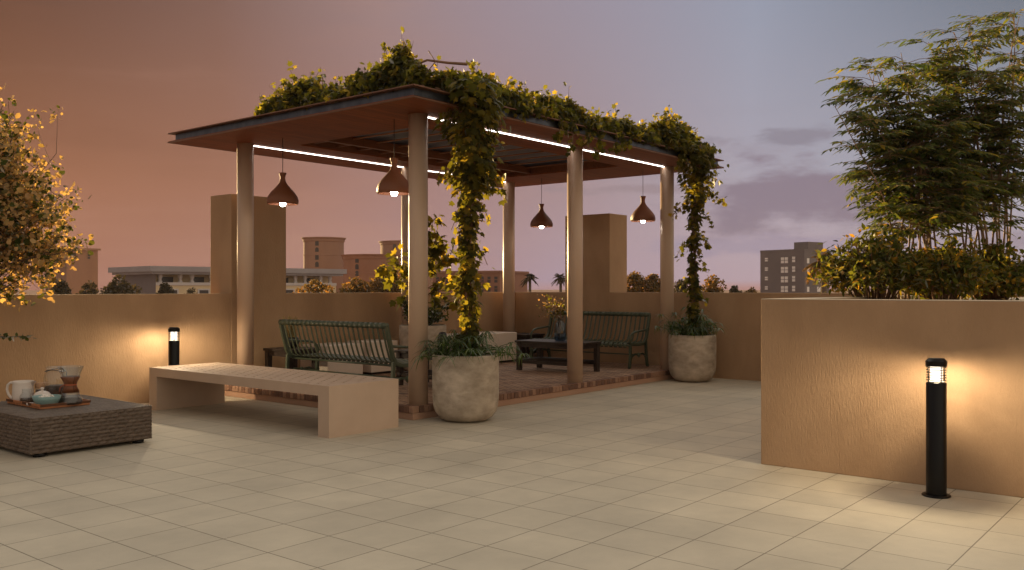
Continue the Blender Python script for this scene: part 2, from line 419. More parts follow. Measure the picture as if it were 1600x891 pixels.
def leaves(name, P, D, U, size, shape, faces, m, parent=None):
    """one mesh of many leaves: at P, pointing along D, upper side towards U"""
    P = np.asarray(P, float); D = unit(np.asarray(D, float)); U = np.asarray(U, float)
    X = unit(np.cross(D, U)); Z = np.cross(X, D)
    size = np.asarray(size, float)[:, None, None]
    L = shape[None, :, :] * size
    V = P[:, None, :] + L[:, :, 0:1] * X[:, None, :] + L[:, :, 1:2] * D[:, None, :] + L[:, :, 2:3] * Z[:, None, :]
    n, k = len(P), len(shape)
    V = V.reshape(-1, 3)
    fl = np.array(faces, int)
    A = (fl[None] + (np.arange(n) * k)[:, None, None]).reshape(-1, fl.shape[1])
    me = bpy.data.meshes.new(name)
    me.vertices.add(len(V)); me.vertices.foreach_set('co', V.astype(np.float32).ravel())
    me.loops.add(A.size); me.loops.foreach_set('vertex_index', A.astype(np.int32).ravel())
    me.polygons.add(len(A)); me.polygons.foreach_set('loop_start', (np.arange(len(A)) * fl.shape[1]).astype(np.int32))
    me.polygons.foreach_set('loop_total', np.full(len(A), fl.shape[1], np.int32))
    me.update(calc_edges=True); me.validate()
    me.materials.append(m)
    o = bpy.data.objects.new(name, me); COL.objects.link(o)
    if parent is not None: o.parent = parent
    return o

def rdir(n, up=0.0):
    d = rng.normal(size=(n, 3)); d[:, 2] += up
    return unit(d)

# smooth random function of a scalar
_ph = rng.uniform(0, 6.28, 64)
def wob(t, k=0, f=1.0):
    return 0.5 * np.sin(t * 1.7 * f + _ph[k]) + 0.3 * np.sin(t * 4.1 * f + _ph[k + 1]) + 0.2 * np.sin(t * 9.3 * f + _ph[k + 2])

# ------------------------------------------------------------------ setting
WT, AW, BW = 1.42, 13.77, 11.08                    # parapet height, back wall plane, left wall plane
struct(MB().box(-7, AW, -9, BW, -0.3, 0.0).build('floor', M['tile']))
struct(MB().add([(-6000, -6000, -14), (6000, -6000, -14), (6000, 6000, -14), (-6000, 6000, -14)], [(0, 1, 2, 3)]).build('ground', M['ground']))
# raised brick deck: rendered riser, brick paving, soldier course round the two open edges
PA, PB, PZ = 7.20, 7.27, 0.155
struct(MB().box(PA + 0.012, AW - 0.002, PB + 0.012, BW - 0.002, 0.0, 0.078).build('deck_riser', M['render'], bevel=0.006))
struct(MB().box(PA + 0.105, AW - 0.002, PB + 0.105, BW - 0.002, 0.078, PZ).build('brick_paving', M['brick']))
def edging():
    mb = MB()
    random.seed(3)
    a = PA
    def brk(x0, x1, y0, y1):
        j = random.uniform(-0.0012, 0.0012)
        mb.box(x0, x1, y0, y1, 0.080, PZ + j, random.randrange(4))
    y = PB
    while y < BW - 0.08:
        brk(PA + random.uniform(-.0012, .0012), PA + 0.10, y + 0.004, y + 0.071); y += 0.075
    x = PA + 0.105
    while x < AW - 0.08:
        brk(x + 0.004, x + 0.071, PB + random.uniform(-.0012, .0012), PB + 0.10); x += 0.075
    cs = [(0.19, 0.10, 0.065), (0.26, 0.145, 0.095), (0.31, 0.18, 0.12), (0.15, 0.08, 0.055)]
    ms = [mat('edge_brick', c, 0.8, tuple(v * 1.3 for v in c), 25, bump=0.4, bscale=80) for c in cs]
    return mb.build('brick_edging', ms, bevel=0.004, seg=1)
struct(edging())

tag(MB().box(-7, AW + 0.25, BW, BW + 0.25, -1.0, WT).build('parapet_wall', M['stucco'], bevel=0.008), 'long tan stucco parapet wall behind the bollard light and the low concrete bench', 'wall')
tag(MB().box(AW, AW + 0.25, -9, BW - 0.001, -1.0, WT).build('parapet_wall', M['stucco'], bevel=0.008), 'tan stucco parapet wall behind the green bench that faces us, running to the planter', 'wall')
tag(MB().box(7.38, 8.32, BW - 0.004, BW + 0.52, 0.16, 2.83).build('wall_pillar', M['stucco'], bevel=0.008), 'square stucco pillar rising from the parapet left of the pergola behind its leftmost column', 'pillar')
tag(MB().box(AW - 0.004, 14.36, 8.88, 9.87, 0.16, 2.85).build('wall_pillar', M['stucco'], bevel=0.008), 'square stucco pillar rising from the parapet behind the green bench that faces us', 'pillar')

# planter box at the right
pt = thing('planter_box', 'big tan stucco planter wall holding the tall leafy canes', 'planter', (7.29, 3.18, 0))
ptop = 1.402
w = MB()
w.box(0, 0.22, -9, 0, 0, ptop); w.box(0.22, 6.47, -0.22, 0, 0, ptop)
w.build('planter_wall', M['stucco'], pt, bevel=0.006)
MB().box(0.002, 0.218, -9, -0.002, ptop + .001, ptop + 0.006).box(0.2185, 6.468, -0.218, -0.002, ptop + .001, ptop + 0.006).build('coping', M['coping'], pt)
MB().box(0.221, 6.47, -9, -0.221, 0.9, ptop - 0.03).build('soil', M['gravel'], pt)

# ------------------------------------------------------------------ pergola
pg = thing('pergola', 'flat roofed pergola on six round columns with light strips under its wooden ceiling', 'pergola', (PA, PB, PZ))
O = Vector((PA, PB, PZ))
def L(a, b, z): return (a - O.x, b - O.y, z - O.z)
CA, CB, SZ = (7.40, 10.55, 13.20), (7.39, 10.77), 3.50
for a in CA:
    for b in CB:
        mb = MB()
        mb.lathe([(0.0, 0.0), (0.112, 0.0), (0.112, SZ - PZ), (0.0, SZ - PZ)], n=40, smooth=False)
        for i, f in enumerate(mb.f): mb.sm[i] = 40 <= i < 80
        mb.build('column', M['column'], pg, loc=L(a, b, PZ))
R0, R1, Q0, Q1 = 6.66, 13.92, 6.717, 11.51           # roof outline
H0, H1, K0, K1 = 7.93, 12.63, 7.95, 10.25            # skylight opening
mb = MB()
for (x0, x1, y0, y1) in ((R0 + .005, R1 - .005, Q0 + .005, K0), (R0 + .005, R1 - .005, K1, Q1 - .005), (R0 + .005, H0, K0, K1), (H1, R1 - .005, K0, K1)):
    p0, p1 = L(x0, y0, SZ), L(x1, y1, SZ + 0.02)
    mb.box(p0[0], p1[0], p0[1], p1[1], p0[2], p1[2])
mb.build('ceiling_boards', M['soffit'], pg)
def ring(name, x0, x1, y0, y1, z0, z1, w, m, bevel=0.0):
    mb = MB()
    a, b = L(x0, y0, z0), L(x1, y1, z1)
    mb.box(a[0], b[0], a[1], a[1] + w, a[2], b[2]); mb.box(a[0], b[0], b[1] - w, b[1], a[2], b[2])
    mb.box(a[0], a[0] + w, a[1] + w, b[1] - w, a[2], b[2]); mb.box(b[0] - w, b[0], a[1] + w, b[1] - w, a[2], b[2])
    return mb.build(name, m, pg, bevel)
ring('fascia', R0 + .075, R1 - .075, Q0 + .075, Q1 - .075, SZ + .021, SZ + .118, 0.02, M['steel'])
ring('roof_flange', R0, R1, Q0, Q1, SZ + .119, SZ + .134, 0.35, M['rust'], 0.003)
ring('ceiling_edge', R0 - .001, R1 + .001, Q0 - .001, Q1 + .001, SZ - .002, SZ + .010, 0.03, M['rust'])
# roof deck on top round the opening
mb = MB()
for (x0, x1, y0, y1) in ((R0 + .351, R1 - .351, Q0 + .351, K0 - .02), (R0 + .351, R1 - .351, K1 + .02, Q1 - .351), (R0 + .351, H0 - .02, K0 - .02, K1 + .02), (H1 + .02, R1 - .351, K0 - .02, K1 + .02)):
    p0, p1 = L(x0, y0, SZ + .10), L(x1, y1, SZ + 0.128)
    mb.box(p0[0], p1[0], p0[1], p1[1], p0[2], p1[2])
mb.build('roof_deck', M['rust'], pg)
ring('skylight_frame', H0 - .02, H1 + .02, K0 - .02, K1 + .02, SZ + .021, SZ + .30, 0.02, M['beam'])
# louvre blades across the opening and the beam that carries them
mb = MB()
p0, p1 = L(H0 - .018, K0 - .018, SZ + .150), L(H1 + .018, K1 + .018, SZ + .160)
mb.box(p0[0], p1[0], p0[1], p1[1], p0[2], p1[2]); mb.build('skylight_sheet', M['louvre'], pg)
mb = MB()
n = 11
for i in range(n):
    x = H0 + 0.16 + (H1 - H0 - 0.32) * i / (n - 1)
    p0, p1 = L(x - .016, K0 + .002, SZ + .105), L(x + .016, 9.799, SZ + .122)
    mb.box(p0[0], p1[0], p0[1], p1[1], p0[2], p1[2])
mb.build('skylight_slats', M['slat'], pg, 0.003)
mb = MB()
p0, p1 = L(H0 + .001, 9.80, SZ + .03), L(H1 - .001, 9.88, SZ + .145)
mb.box(p0[0], p1[0], p0[1], p1[1], p0[2], p1[2])
for i in range(11):
    x = H0 + 0.25 + (H1 - H0 - 0.5) * i / 10
    p0, p1 = L(x - .03, 9.881, SZ + .05), L(x + .03, K1 - .001, SZ + .14)
    mb.box(p0[0], p1[0], p0[1], p1[1], p0[2], p1[2])
mb.build('skylight_beam', M['beam'], pg, 0.004)
for b in CB:
    for a0, a1 in ((CA[0], CA[1]), (CA[1], CA[2])):
        mb = MB(); p0, p1 = L(a0 + .115, b - .014, SZ - .012), L(a1 - .115, b + .014, SZ - .0025)
        mb.box(p0[0], p1[0], p0[1], p1[1], p0[2], p1[2]); mb.build('light_strip', M['led'], pg)
mb = MB(); p0 = L(CA[0] + .115, 7.3, SZ); p1 = L(CA[1], 7.5, SZ)

# ------------------------------------------------------------------ pendants
def pendant(loc, top, label):
    t = thing('pendant_lamp', label, 'lamp', loc, 0, 'wooden pendant lamps under the pergola')
    pr = [(0.050, 0.42), (0.047, 0.405), (0.036, 0.375), (0.033, 0.34), (0.040, 0.305), (0.062, 0.265), (0.105, 0.215), (0.155, 0.16), (0.192, 0.105), (0.208, 0.055), (0.206, 0.02), (0.198, 0.0)]
    inner = [(max(r - 0.008, 0.02), z) for r, z in reversed(pr)]
    MB().lathe(pr + inner + [pr[0]], n=48).build('lamp_shade', M['shade'], t)
    MB().lathe([(0.0, 0.065), (0.03, 0.065), (0.04, 0.045), (0.044, 0.02), (0.04, -0.005), (0.024, -0.026), (0.0, -0.032)], n=20).build('bulb', M['bulb'], t)
    MB().lathe([(0.0, 0.13), (0.022, 0.13), (0.025, 0.067), (0.0, 0.067)], n=16).build('socket', M['black'], t)
    MB().tube([(0, 0, 0.131), (0, 0, top - loc[2])], 0.0045, 6).build('cord', M['cord'], t)
    return t
pz = 2.615
p1 = pendant((7.41, 9.94, pz), SZ, 'wooden pendant lamp hanging just right of the leftmost column')
for a, b, lb in ((7.41, 7.80, 'wooden pendant lamp partly hidden behind the front corner column'),
                 (13.14, 9.95, 'wooden pendant lamp hanging between the back column and the middle right column'),
                 (13.10, 7.79, 'wooden pendant lamp hanging beside the far right column')):
    dup(p1, (a, b, pz), 0, lb)

# ------------------------------------------------------------------ bollard lights
def bollard(loc, label):
    t = thing('bollard_light', label, 'bollard light', loc, 0, 'black bollard lights by the walls')
    r = 0.069
    MB().lathe([(0, 0.002), (0.098, 0.002), (0.098, 0.010), (0.092, 0.014), (0.0, 0.014)], n=40, smooth=False).build('base_plate', M['black'], t, 0.002)
    MB().lathe([(r, 0.0145), (r, 0.815), (r - .004, 0.82), (0.0, 0.82)], n=40).build('post', M['black'], t)
    MB().lathe([(0, 0.821), (0.055, 0.821), (0.052, 0.828), (0.0, 0.834)], n=32).build('reflector', M['reflector'], t)
    c = MB()
    c.lathe([(0.0, 0.952), (0.060, 0.952), (0.062, 0.937), (r + .003, 0.935), (r + .004, 0.948), (r + .004, 0.972), (0.052, 0.993), (0.0, 0.995)], n=40, smooth=False)
    c.build('cap', M['black'], t, 0.003)
    l = MB()
    for k in range(6):
        z = 0.836 + k * 0.0185
        l.lathe([(0.063, z), (r, z - .002), (r, z + .001), (0.063, z + .003), (0.063, z)], n=36, smooth=False)
    for k in range(4):
        a = pi / 4 + k * pi / 2
        l.tube([(0.061 * cos(a), 0.061 * sin(a), 0.82), (0.061 * cos(a), 0.061 * sin(a), 0.945)], 0.004, 6)
    l.build('louvre_rings', M['black'], t)
    MB().lathe([(0.040, 0.8345), (0.040, 0.9505)], n=28).build('lens', M['lens'], t)
    ld = bpy.data.lights.new('bollard_bulb', 'POINT'); ld.energy = 100.0; ld.color = (1.0, 0.80, 0.52); ld.shadow_soft_size = 0.028
    ld.use_nodes = True
    ln = ld.node_tree; em = [n for n in ln.nodes if n.type == 'EMISSION'][0]
    fo = N(ln, 'ShaderNodeLightFalloff', i_Strength=1.0, i_Smooth=0.33); ln.links.new(fo.outputs['Quadratic'], em.inputs['Strength'])
    lo = bpy.data.objects.new('bulb', ld); COL.objects.link(lo); lo.parent = t; lo.location = (0, 0, 0.938)
    return t
b1 = bollard((6.97, 1.71, 0.0), 'black bollard light standing in front of the planter wall')
dup(b1, (6.28, 10.70, 0.0), 0.3, 'black bollard light by the long parapet, behind the low concrete bench')

# ------------------------------------------------------------------ concrete bench
def concrete_bench():
    x0, x1, y0, y1, h, th, leg = 5.82, 6.77, 7.06, 10.48, 0.52, 0.105, 0.17
    t = thing('concrete_bench', 'long low pinkish concrete bench with rows of slots cut through its top', 'bench', (x0, y0, 0))
    W, Ln = x1 - x0, y1 - y0
    mb = MB()
    rows, cols = 8, 20
    xs, ys = {0.0, W}, {0.0, Ln}
    holes = []
    for i in range(rows):
        xa = 0.12 + i * (W - 0.24) / (rows - 1)
        for j in range(cols):
            yb = 0.16 + (j + (0.5 if i % 2 else 0.0)) * (Ln - 0.32) / (cols - 0.5)
            holes.append((xa - .018, xa + .018, yb - .024, yb + .024))
            xs |= {xa - .018, xa + .018}; ys |= {yb - .024, yb + .024}
    xs, ys = sorted(xs), sorted(ys)
    hs = {(round(a, 5), round(b, 5)) for a, _, b, _ in [(q[0], q[1], q[2], q[3]) for q in holes]}
    vid = {}
    def vx(i, j): return i * len(ys) + j
    V = [(x, y, h) for x in xs for y in ys]
    Fc = []
    hl = [(q[0], q[1], q[2], q[3]) for q in holes]
    for i in range(len(xs) - 1):
        xm = (xs[i] + xs[i + 1]) / 2
        inrow = [q for q in hl if q[0] < xm < q[1]]
        for j in range(len(ys) - 1):
            ym = (ys[j] + ys[j + 1]) / 2
            if any(q[2] < ym < q[3] for q in inrow): continue
            Fc.append((vx(i, j), vx(i + 1, j), vx(i + 1, j + 1), vx(i, j + 1)))
    mb.add(V, Fc)
    for q in hl:
        a, b, c, d = q; z = h - 0.045
        mb.add([(a, c, h), (b, c, h), (b, d, h), (a, d, h), (a, c, z), (b, c, z), (b, d, z), (a, d, z)],
               [(0, 4, 5, 1), (1, 5, 6, 2), (2, 6, 7, 3), (3, 7, 4, 0), (4, 7, 6, 5)])
    # sides and underside of the slab with its two slab legs, one profile swept across
    prof = [(0, h), (0, 0), (leg, 0), (leg, h - th), (Ln - leg, h - th), (Ln - leg, 0), (Ln, 0), (Ln, h)]
    P0 = [(0, y, z) for y, z in prof]; P1 = [(W, y, z) for y, z in prof]
    k = len(prof)
    fs = [(i, i + 1, i + 1 + k, i + k) for i in range(k - 1)]
    for s_ in (0, k):
        caps = [(0, 1, 2, 3), (0, 3, 4, 7), (4, 5, 6, 7)]
        for q in caps: fs.append(tuple(s_ + i for i in (q if s_ else reversed(q))))
    mb.add(P0 + P1, fs)
    mb.build('bench_body', M['concrete'], t)
    return t
concrete_bench()

# ------------------------------------------------------------------ green iron benches
def green_bench(loc, rz, label):
    t = thing('slatted_bench', label, 'bench', loc, rz, 'green slatted metal benches under the pergola')
    Lh = 1.04
    # back slats: rail (y .35, z .88) down to the seat, seat slats forward with a rolled front
    nb = 22
    bk, st = MB(), MB()
    for i in range(nb):
        x = -Lh + 0.075 + (2 * Lh - 0.15) * i / (nb - 1)
        bk.sweep([(x, 0.352, 0.865), (x, 0.325, 0.76), (x, 0.285, 0.62), (x, 0.25, 0.52), (x, 0.225, 0.465), (x, 0.19, 0.435)], 0.030, 0.010, (1, 0, 0))
        st.sweep([(x, 0.189, 0.434), (x, 0.13, 0.415), (x, 0.02, 0.405), (x, -0.12, 0.415), (x, -0.24, 0.43), (x, -0.29, 0.425), (x, -0.322, 0.40), (x, -0.325, 0.365), (x, -0.305, 0.345)],
                 0.062 if i % 1 == 0 else 0.05, 0.010, (1, 0, 0))
    bk.build('backrest', M['green'], t, 0.002, seg=1)
    rl = MB(); rl.tube([(-Lh - .01, 0.352, 0.885), (Lh + .01, 0.352, 0.885)], 0.034, 20)
    for i in range(nb):
        x = -Lh + 0.075 + (2 * Lh - 0.15) * i / (nb - 1)
        rl.lathe([(0.034, -0.036), (0.0385, -0.032), (0.0385, 0.032), (0.034, 0.036)], n=20, xf=Matrix.Translation((x, 0.352, 0.885)) @ Matrix.Rotation(pi / 2, 4, 'Y'))
    rl.build('top_rail', M['green'], t)
    st.tube([(-Lh, -0.30, 0.385), (Lh, -0.30, 0.385)], 0.016, 10)
    st.build('seat', M['green'], t, 0.002, seg=1)
    for s_ in (-1, 1):
        x = s_ * Lh
        MB().sweep([(x, 0.352, 0.875), (x, 0.325, 0.76), (x, 0.285, 0.62), (x, 0.252, 0.50), (x, 0.20, 0.425), (x, 0.12, 0.395), (x, 0.0, 0.388), (x, -0.15, 0.395), (x, -0.27, 0.405)], 0.045, 0.05, (1, 0, 0)).build('side_frame', M['green'], t, 0.006)
        MB().tube([(x, 0.295, 0.64), (x, 0.20, 0.625), (x, 0.06, 0.615), (x, -0.10, 0.605), (x, -0.20, 0.585), (x, -0.262, 0.54), (x, -0.285, 0.48), (x, -0.27, 0.41)], 0.017, 10).build('armrest', M['green'], t)
        MB().sweep([(x, -0.27, 0.385), (x, -0.268, 0.25), (x, -0.272, 0.12), (x, -0.29, 0.02), (x, -0.315, 0.006)], 0.042, 0.045, (1, 0, 0)).build('leg', M['green'], t, 0.005)
        MB().sweep([(x, 0.235, 0.44), (x, 0.245, 0.28), (x, 0.26, 0.14), (x, 0.285, 0.02), (x, 0.31, 0.006)], 0.042, 0.045, (1, 0, 0)).build('leg', M['green'], t, 0.005)
        br = MB()
        br.sweep([(x, -0.268, 0.12), (x, -0.22, 0.19), (x, -0.13, 0.235), (x, 0.0, 0.225), (x, 0.11, 0.235), (x, 0.20, 0.20), (x, 0.255, 0.12)], 0.024, 0.024, (1, 0, 0))
        br.lathe([(0, -0.05), (0.03, -0.02), (0.035, 0.02), (0, 0.04)], c=(x, 0.0, 0.215), n=10)
        br.build('brace', M['green'], t)
    MB().tube([(-Lh, 0.0, 0.215), (Lh, 0.0, 0.215)], 0.012, 8).tube([(-Lh, 0.15, 0.385), (Lh, 0.15, 0.385)], 0.014, 8).build('stretcher', M['green'], t)
    return t
gb = green_bench((13.16, 8.95, PZ), -pi / 2, 'green slatted metal bench facing us against the far parapet')
dup(gb, (7.86, 9.075, PZ), pi / 2, 'green slatted metal bench with its back to us behind the concrete bench')

# ------------------------------------------------------------------ dark wooden tables
def table(loc, wx, wy, h, label, name, grp=None, rz=0):
    t = thing(name, label, 'table', loc, rz, grp)
    l = 0.075
    tp = MB()
    n = max(3, round(wx / 0.11)); s_ = wx / n
    for i in range(n):
        tp.box(-wx / 2 + i * s_ + .003, -wx / 2 + (i + 1) * s_ - .003, -wy / 2, wy / 2, h - 0.035, h)
    tp.build('tabletop', M['darkwood'], t, 0.004)
    for sx in (-1, 1):
        for sy in (-1, 1):
            cx, cy = sx * (wx / 2 - 0.02 - l / 2), sy * (wy / 2 - 0.02 - l / 2)
            MB().box(cx - l / 2, cx + l / 2, cy - l / 2, cy + l / 2, 0, h - 0.0355).build('leg', M['darkwood'], t, 0.005)
    ap = MB()
    e = 0.035
    for sx in (-1, 1):
        x = sx * (wx / 2 - e - 0.015)
        ap.box(x - .012, x + .012, -wy / 2 + .096, wy / 2 - .096, h - 0.105, h - 0.036)
    for sy in (-1, 1):
        y = sy * (wy / 2 - e - 0.015)
        ap.box(-wx / 2 + .096, wx / 2 - .096, y - .012, y + .012, h - 0.105, h - 0.036)
    ap.build('apron', M['darkwood'], t, 0.003)
    lr = MB()
    z = 0.115
    for sx in (-1, 1):
        x = sx * (wx / 2 - 0.02 - l / 2)
        lr.box(x - .016, x + .016, -wy / 2 + .096, wy / 2 - .096, z, z + .055)
    for k in range(4):
        x = -wx / 2 + 0.11 + (wx - 0.22) * k / 3
        lr.box(x - .022, x + .022, -wy / 2 + .05, wy / 2 - .05, z + .056, z + .072)
    lr.build('lower_rail', M['darkwood'], t, 0.003)
    return t
TH = 0.485
table((11.83, 8.63, PZ), 0.66, 1.27, TH, 'dark wooden coffee table under the glass vase, before the bench facing us', 'coffee_table', 'dark coffee tables')
table((8.95, 8.52, PZ), 0.62, 1.16, TH, 'dark wooden coffee table holding the black vase, seen behind the front corner column', 'coffee_table', 'dark coffee tables')
table((8.03, 10.56, PZ), 0.56, 0.60, TH, 'small dark side table with a grass pot on it, left of the bench turned away', 'side_table', 'dark side tables')
table((13.30, 10.50, PZ), 0.56, 0.60, TH, 'small empty dark side table in the far corner beside the bench facing us', 'side_table', 'dark side tables')

# ------------------------------------------------------------------ white block seats
def block(x0, x1, y0, y1, h, label):
    o = MB()
    o.box(0, x1 - x0, 0, y1 - y0, 0.035, h, 0).box(0.05, x1 - x0 - .05, 0.05, y1 - y0 - .05, 0.0, 0.0345, 1)
    t = thing('block_seat', label, 'seat', (x0, y0, PZ), 0, 'white block seats along the parapet')
    MB().box(0, x1 - x0, 0, y1 - y0, 0.035, h).build('seat_block', M['white'], t, 0.012, seg=3)
    MB().box(0.05, x1 - x0 - .05, 0.05, y1 - y0 - .05, 0.0, 0.0345).build('plinth', M['darkwood'], t)
block(8.50, 9.18, 10.34, 10.98, 0.50, 'white block seat nearest the grass pot, seen through the slats of the bench')
block(9.42, 9.98, 10.42, 10.98, 0.51, 'white block seat just left of the tall leafy potted plant')
block(10.95, 12.86, 10.30, 10.98, 0.535, 'longest white block seat, right of the tall leafy potted plant')

# ------------------------------------------------------------------ pots
POTP = [(0.0, 0.0), (0.19, 0.0), (0.25, 0.012), (0.305, 0.045), (0.345, 0.10), (0.367, 0.17), (0.376, 0.26), (0.379, 0.50), (0.378, 0.735), (0.372, 0.748), (0.350, 0.750),
        (0.343, 0.742), (0.343, 0.66), (0.0, 0.66)]
def pot(loc, label, s=1.0, rz=0.0):
    t = thing('concrete_pot', label, 'pot', loc, rz, 'round concrete plant pots')
    mb = MB().lathe([(r * s, z * s) for r, z in POTP[:-2] + [(0.343, 0.64)]], n=64)
    o = mb.build('pot_body', M['pot'], t)
    MB().lathe([(0.0, 0.69 * s), (0.2 * s, 0.685 * s), (0.342 * s, 0.67 * s)], n=32).build('soil', M['soil'], t)
    return t
P1 = (7.62, 6.85, 0.0); P2 = (13.09, 6.87, 0.0); P3 = (10.36, 10.24, PZ)
pot(P1, 'concrete pot in front of the front corner column, with a vine climbing from it')
pot(P2, 'concrete pot standing by the far parapet right of the pergola', rz=2.0)
pot(P3, 'concrete pot on the brick deck between the white block seats', rz=4.0)
PT = (3.55, 10.2, 0.0)
pot(PT, 'concrete pot under the golden leaved tree at the left edge', rz=1.0)

# ------------------------------------------------------------------ vines
def vine_column(base, top, z0, z1, rad, n, label, loops=(), size=0.10):
    """a vine climbing from base (x,y) to top (x,y); rad(z in 0..1) gives its half width"""
    t = thing('climbing_vine', label, 'vine', (base[0], base[1], z0))
    ph = random.uniform(0, 6)
    def axis(u):
        return np.stack([(top[0] - base[0]) * u + 0.03 * np.sin(u * 9 + ph), (top[1] - base[1]) * u + 0.03 * np.cos(u * 7 + ph), (z1 - z0) * u], -1)
    # choose u with density ~ rad
    u = rng.uniform(0, 1, n * 5); rr = rad(u); keep = rng.uniform(0, rr.max(), len(u)) < rr; u = u[keep][:n]; rr = rad(u)
    th = rng.uniform(0, 2 * pi, len(u))
    r = rr * np.sqrt(rng.uniform(0.12, 1.0, len(u))) * (1 + 0.35 * np.sin(u * 31 + 2 * th + ph) )
    out = np.stack([np.cos(th), np.sin(th), np.zeros_like(th)], -1)
    fr_ = rng.uniform(0, 1, len(u)) < .22; r = np.where(fr_, r * rng.uniform(1.1, 1.55, len(u)), r)
    P = axis(u) + out * r[:, None]
    D = unit(out * 0.5 + rdir(len(u)) * 0.6 + np.array([0, 0, -0.75]))
    U = unit(out + rdir(len(u)) * 0.5 + np.array([0, 0, 0.5]))
    sz = size * rng.uniform(0.55, 1.2, len(u))
    PP, DD, UU, ZZ = [P], [D], [U], [sz]
    st = MB()
    us = np.linspace(0, 1, 24)
    for k in range(5):
        a0 = k * 1.3
        q = axis(us) + np.stack([np.cos(us * 8 + a0), np.sin(us * 8 + a0), us * 0], -1) * 0.035
        st.tube(q, 0.009, 6)
    # side sprigs
    for (uu, dx, dy, dz, ln) in loops:
        o = axis(np.array([uu]))[0]
        s_ = np.linspace(0, 1, 10)
        q = o + np.stack([dx * s_, dy * s_, dz * s_ + 0.12 * np.sin(s_ * pi) - 0.08 * s_ ** 2], -1)
        st.tube(q, 0.004, 5)
        m = int(ln)
        k = rng.uniform(0.1, 1, m)
        c = o + np.stack([dx * k, dy * k, dz * k + 0.12 * np.sin(k * pi) - 0.08 * k ** 2], -1) + rng.normal(size=(m, 3)) * 0.04
        PP.append(c); DD.append(unit(rdir(m) * 0.7 + np.array([0, 0, -0.7]))); UU.append(rdir(m, 0.8)); ZZ.append(size * rng.uniform(0.55, 1.05, m))
    leaves('foliage', np.concatenate(PP), np.concatenate(DD), np.concatenate(UU), np.concatenate(ZZ), MAPLE, MAPLE_F, M['vine'], t)
    st.build('stems', M['stem'], t)
    return t

rx, ry = RT
def prof1(u):
    return np.interp(u, [0, .05, .2, .45, .6, .68, .8, .92, 1.0], [.09, .10, .09, .09, .12, .24, .25, .28, .29])
v1 = vine_column((7.60, 6.83), (7.55, 6.66), 0.68, 3.78, prof1, 1700, 'leafy vine climbing from the nearer pot up to the front of the pergola roof',
            loops=[(.66, -.33*rx, -.33*ry, .06, 26), (.63, .36*rx, .36*ry, .0, 30), (.55, .22*rx, .22*ry, -.05, 16), (.50, -.2*rx, -.2*ry, .0, 14), (.38, .22*rx, .22*ry, -.02, 14),
                   (.58, -.16*rx, -.16*ry, -.1, 14), (.28, .2*rx, .2*ry, .0, 8), (.72, .3*rx, .3*ry, -.12, 22)])
def prof2(u):
    return np.interp(u, [0, .05, .2, .4, .55, .7, .75, .9, 1.0], [.13, .10, .08, .07, .075, .12, .21, .26, .27])
v2 = vine_column((13.05, 6.85), (12.95, 6.70), 0.68, 3.78, prof2, 1350, 'leafy vine climbing from the far pot to the right end of the pergola roof',
            loops=[(.66, -.38*rx, -.38*ry, -.02, 40), (.72, .45*rx, .45*ry, .0, 40), (.62, .28*rx, .28*ry, -.05, 20), (.48, -.28*rx, -.28*ry, -.1, 30), (.5, .28*rx, .28*ry, -.02, 26), (.28, -.22*rx, -.22*ry, -.02, 14), (.4, .22*rx, .22*ry, -.1, 10),
                   (.2, .24*rx, .24*ry, .03, 14)], size=0.088)

